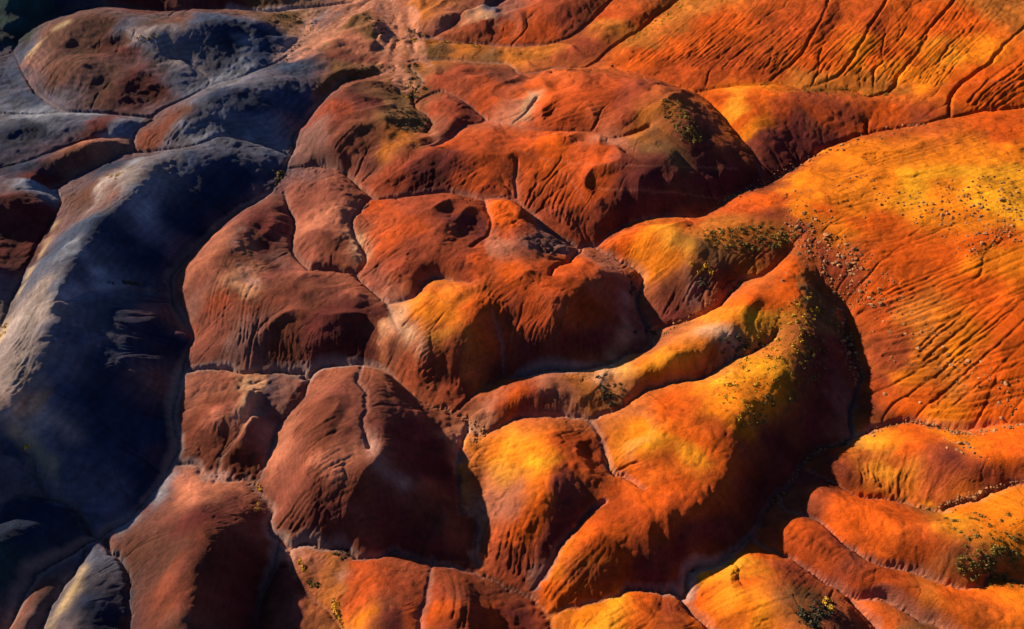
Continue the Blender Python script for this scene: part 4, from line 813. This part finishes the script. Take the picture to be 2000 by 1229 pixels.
add('shrub', inside([(798,60),(812,58),(835,70),(815,80),(800,76)], 14, 33, 5), .7, 1.3, 'dark bush at the left tip of the ochre terrace', 'bushes at the terrace tip', 'dark')
add('shrub', inside([(705,25),(740,40),(757,60),(735,80),(715,50)], 26, 34, 5), .6, 1.2, 'dark shrub on the shaded side of the low mound by the wash', 'shrubs on the low mound', 'dark')
add('shrub', inside([(540,28),(590,32),(585,45),(545,42)], 14, 35, 5), .7, 1.3, 'dark shrub beside the pale wash at the top left', 'shrubs beside the pale wash', 'dark')
add('shrub', inside([(262,72),(300,65),(315,75),(280,85)], 10, 36, 6), .6, 1.1, 'small shrub on the pale spur of the striped hill', 'shrubs on the pale spur', 'olive')
add('shrub', [(218,345),(226,350),(232,341),(240,338),(228,344)], .8, 1.3, 'golden shrub on the pale notch of the navy ridge', 'golden shrubs on the navy ridge', 'gold')
add('shrub', along([(208,555),(240,552),(285,558)], 14, 37, 3), .6, 1.1, 'dark shrub in the small gully across the navy ridge', 'shrubs in the navy ridge gully', 'dark')
add('shrub', [(545,340),(541,352),(538,362),(548,346)], .9, 1.8, 'olive bush at the foot of the navy ridge near the main gully', 'bushes at the foot of the navy ridge', 'olive')
add('shrub', [(53,872),(59,868)], .9, 1.3, 'bright golden shrub at the head of the dark gully on the far left', 'golden shrubs at the gully head', 'gold')
add('shrub', [(5,640),(10,650),(3,655),(12,637)], .9, 1.5, 'golden bush behind the pale rim at the left edge', 'golden bushes at the left edge', 'gold')
add('shrub', [(503,947),(508,955),(502,995),(505,985)], .7, 1.3, 'golden shrub in the pale gully bend left of the brown dome', 'golden shrubs in the gully bend', 'gold')
add('shrub', [(587,1098),(592,1110),(599,1119)], .9, 1.4, 'golden shrub on the pale slope under the brown dome', 'golden shrubs on the pale slope', 'gold')
add('shrub', [(604,1138),(609,1146),(616,1144),(622,1148)], .8, 1.2, 'olive shrub lower down the pale slope by the small gully', 'olive shrubs by the small gully', 'olive')
add('shrub', [(652,1172),(657,1182),(664,1206),(667,1214),(660,1198),(670,1222)], .9, 1.6, 'golden shrub on the rim of the dark hollow at the bottom', 'golden shrubs by the dark hollow', 'gold')
add('shrub', inside([(655,1075),(680,1072),(690,1090),(675,1100),(655,1092)], 12, 38, 6), .6, 1.2, 'dark shrub on the little mound below the brown dome', 'shrubs on the little mound', 'dark')
add('shrub', inside([(1560,1190),(1600,1180),(1625,1195),(1600,1229),(1560,1215)], 30, 39, 7), .7, 1.5, 'dark green shrub on the east side of the bottom amber hill', 'shrubs on the amber hill', 'dark')
add('shrub', [(1612,1178),(1618,1186),(1622,1192)], 1.2, 1.6, 'bright golden bush above the dark shrubs of the amber hill', 'golden bushes on the amber hill', 'gold')
add('shrub', inside([(1870,1090),(1900,1080),(1960,1060),(1990,1080),(1980,1130),(1900,1145),(1870,1120)], 48, 40, 9), .7, 1.6, 'olive shrub on the steep scrubby bank at the lower right', 'shrubs on the scrubby bank', 'olive')
add('shrub', inside([(1780,985),(1860,990),(1990,1010),(1990,1060),(1880,1050)], 22, 41, 14), .5, 1.1, 'low shrub on the yellow ground in the lower right', 'shrubs on the yellow ground', 'olive')
add('shrub', inside([(1205,100),(1300,45),(1370,0),(1330,0),(1210,90)], 40, 42, 6), .4, .9, 'yellow scrub tuft in the strip left of the rilled red slope', 'scrub in the yellow strip', 'gold')
add('shrub', along([(1480,166),(1560,175),(1650,185),(1740,185)], 26, 43, 3), .5, 1.0, 'small shrub along the hollow under the rilled red slope', 'shrubs under the rilled slope', 'olive')
for i, t in enumerate(items): t[1] = float(t[1]); t[2] = float(t[2])
ix, iy, iz = surf([t[1] for t in items], [t[2] for t in items])
fd_ = iy*cp+(CAM_H-iz)*sp
for t, x, y, z, f in zip(items, ix, iy, iz, fd_): t += [x, y, z, t[3]*FP/f*(1 if t[6] != 'big' else 50)]
stuff = {'rock': [], 'shrub': []}
for kind in ('rock', 'shrub'):
    L_ = sorted([t for t in items if t[0] == kind], key=lambda t: -t[-1])
    keep, rest = L_[:300], L_[300:]; stuff[kind] = rest
    byg = {}
    for t in keep:
        if t[5]: byg.setdefault(t[5], []).append(t)
    for g, ts in byg.items():
        if len(ts) < 3: used = []
        picks = [('leftmost', min(ts, key=lambda t: t[1])), ('rightmost', max(ts, key=lambda t: t[1])), ('farthest', min(ts, key=lambda t: t[2])), ('nearest', max(ts, key=lambda t: t[2])), ('largest', max(ts, key=lambda t: t[3]))]
        done = set()
        for w, t in picks:
            if id(t) in done: continue
            done.add(id(t)); t[4] = w+' of the '+g if len(ts) > 1 else t[4]
        if len(ts) == 1: ts[0][5] = None
        left = sorted([t for t in ts if id(t) not in done], key=lambda t: t[2])
        if len(left) > 9:
            for q, t in enumerate(left): t[4] += ', '+('upper', 'middle', 'lower')[3*q//len(left)]+' part'
    for t in keep:
        _, px, py, sz, label, group, var, x, y, z, _s = t
        me = rr.choice(RM) if kind == 'rock' else rr.choice(SM[var])
        o = bpy.data.objects.new('boulder' if var == 'big' else kind, me); S.collection.objects.link(o)
        o.location = (x, y, z-.10*sz); o.rotation_euler = (rr.uniform(-.2,.2), rr.uniform(-.2,.2), rr.uniform(0,6.28))
        k = sz; o.scale = (k, k*rr.uniform(.8,1.1), k*rr.uniform(.75,1.15))
        o['label'] = label; o['category'] = kind if kind == 'shrub' else 'stone'
        if group: o['group'] = group
# the smallest stones and the gravel round them, and the smallest tufts, one mesh each
def scatter(name, label, mats, geos, spots):
    V = []; Fc_ = []; MI = []; off = 0; r = np.random.default_rng(3)
    for (x, y, z, s_, mi) in spots:
        s_ = s_*(1.45 if name == 'gravel' else 1.05)
        v, f = geos[mi][r.integers(len(geos[mi]))]; a = r.uniform(0, 6.28); c, s2 = math.cos(a), math.sin(a)
        w = v*s_; w = np.stack([w[:,0]*c-w[:,1]*s2+x, w[:,0]*s2+w[:,1]*c+y, w[:,2]+z-.03*s_], -1)
        V.append(w); Fc_.append(f+off); MI.append(np.full(len(f), mi)); off += len(w)
    V = np.vstack(V); Fa = np.vstack(Fc_); me = bpy.data.meshes.new(name)
    me.vertices.add(len(V)); me.vertices.foreach_set('co', V.astype(np.float32).ravel()); me.loops.add(Fa.size); me.loops.foreach_set('vertex_index', Fa.astype(np.int32).ravel())
    me.polygons.add(len(Fa)); me.polygons.foreach_set('loop_start', np.arange(len(Fa), dtype=np.int32)*3)
    for m in mats: me.materials.append(m)
    me.polygons.foreach_set('material_index', np.concatenate(MI).astype(np.int32)); me.update(calc_edges=True)
    o = bpy.data.objects.new(name, me); S.collection.objects.link(o); o['kind'] = 'stuff'; o['label'] = label; o['category'] = name.replace('_', ' '); return o
def tri(me):
    me.calc_loop_triangles(); v = np.array([tuple(p.co) for p in me.vertices]); f = np.array([tuple(t.vertices) for t in me.loop_triangles]); return v, f
RG = [tri(m) for m in RM]; SG = {k: [tri(m) for m in v] for k, v in SM.items()}
def world_spots(pts, s0, s1, mi, seed):
    r = random.Random(seed); x, y, z = surf([p[0] for p in pts], [p[1] for p in pts])
    return [(a, b, c, s0+(s1-s0)*r.random()**2, mi) for a, b, c in zip(x, y, z)]
sp_ = [(t[7], t[8], t[9], t[3], 0) for t in stuff['rock']]
for n, poly, s0, s1 in ((420, [(1530,405),(1640,435),(1720,510),(1790,590),(1740,620),(1640,600),(1580,560),(1545,470)], .1, .35), (420, [(1700,380),(1990,330),(1998,470),(1900,520),(1820,460)], .1, .4),
   (260, [(1690,560),(1850,640),(1998,740),(1998,825),(1850,760),(1700,700)], .1, .35), (160, [(1615,595),(1650,600),(1695,735),(1670,765),(1640,680)], .1, .4), (260, [(1500,360),(1800,250),(1990,220),(1990,330),(1700,390),(1500,400)], .08, .25)):
    sp_ += world_spots(inside(poly, n, n, 2.5), s0, s1, 0, n)
for n, ln in ((200, [(1690,850),(1779,825),(1835,836),(1884,848),(1998,832)]), (150, [(1828,994),(1901,968),(1998,938)]), (160, [(1400,398),(1581,312),(1809,241)]), (90, [(1272,668),(1358,614),(1446,546)]), (90, [(1668,856),(1590,889),(1500,998)]), (110, [(912,866),(947,845),(901,814)]), (90, [(620,40),(580,90),(545,125)]), (90, [(772,30),(770,98),(760,140)])):
    sp_ += world_spots(along(ln, n, n, 4), .1, .4, 0, n)
scatter('gravel', 'loose gravel and small stones strewn over the orange slope and gully beds', [M_rock], [RG], sp_)
var_i = {'olive': 0, 'gold': 1, 'dark': 2}
sp_ = [(t[7], t[8], t[9], t[3], var_i[t[6]]) for t in stuff['shrub']]
for n, poly, s0, s1, mi in ((260, [(1450,690),(1480,650),(1540,585),(1600,565),(1640,620),(1600,740),(1500,800),(1440,850),(1395,755)], .2, .5, 0), (160, [(1368,445),(1560,440),(1550,490),(1380,490)], .2, .5, 0),
   (240, [(1205,105),(1300,50),(1380,-5),(1330,-5),(1210,85)], .2, .55, 1), (200, [(800,78),(1000,92),(1180,100),(1140,125),(1000,122),(830,112)], .2, .5, 1), (160, [(1860,1060),(1995,1040),(1995,1150),(1880,1145)], .25, .7, 0),
   (120, [(750,212),(800,210),(840,235),(838,260),(780,258)], .25, .6, 2), (110, [(600,165),(660,140),(752,118),(750,135),(650,175)], .25, .7, 2), (80, [(500,15),(600,25),(580,50),(510,40)], .25, .6, 2), (90, [(1480,162),(1740,178),(1740,192),(1500,180)], .2, .5, 1),
   (90, [(1285,195),(1330,200),(1372,262),(1365,282),(1300,240)], .2, .5, 0), (90, [(1780,985),(1990,1010),(1990,1060),(1880,1050)], .15, .4, 0)):
    sp_ += world_spots(inside(poly, n, n+1, 2.5), s0, s1, mi, n)
scatter('scrub', 'thin dry scrub and grass tufts on the flatter crests and terraces', [M_olive, M_gold, M_dark], [SG['olive'], SG['gold'], SG['dark']], sp_)
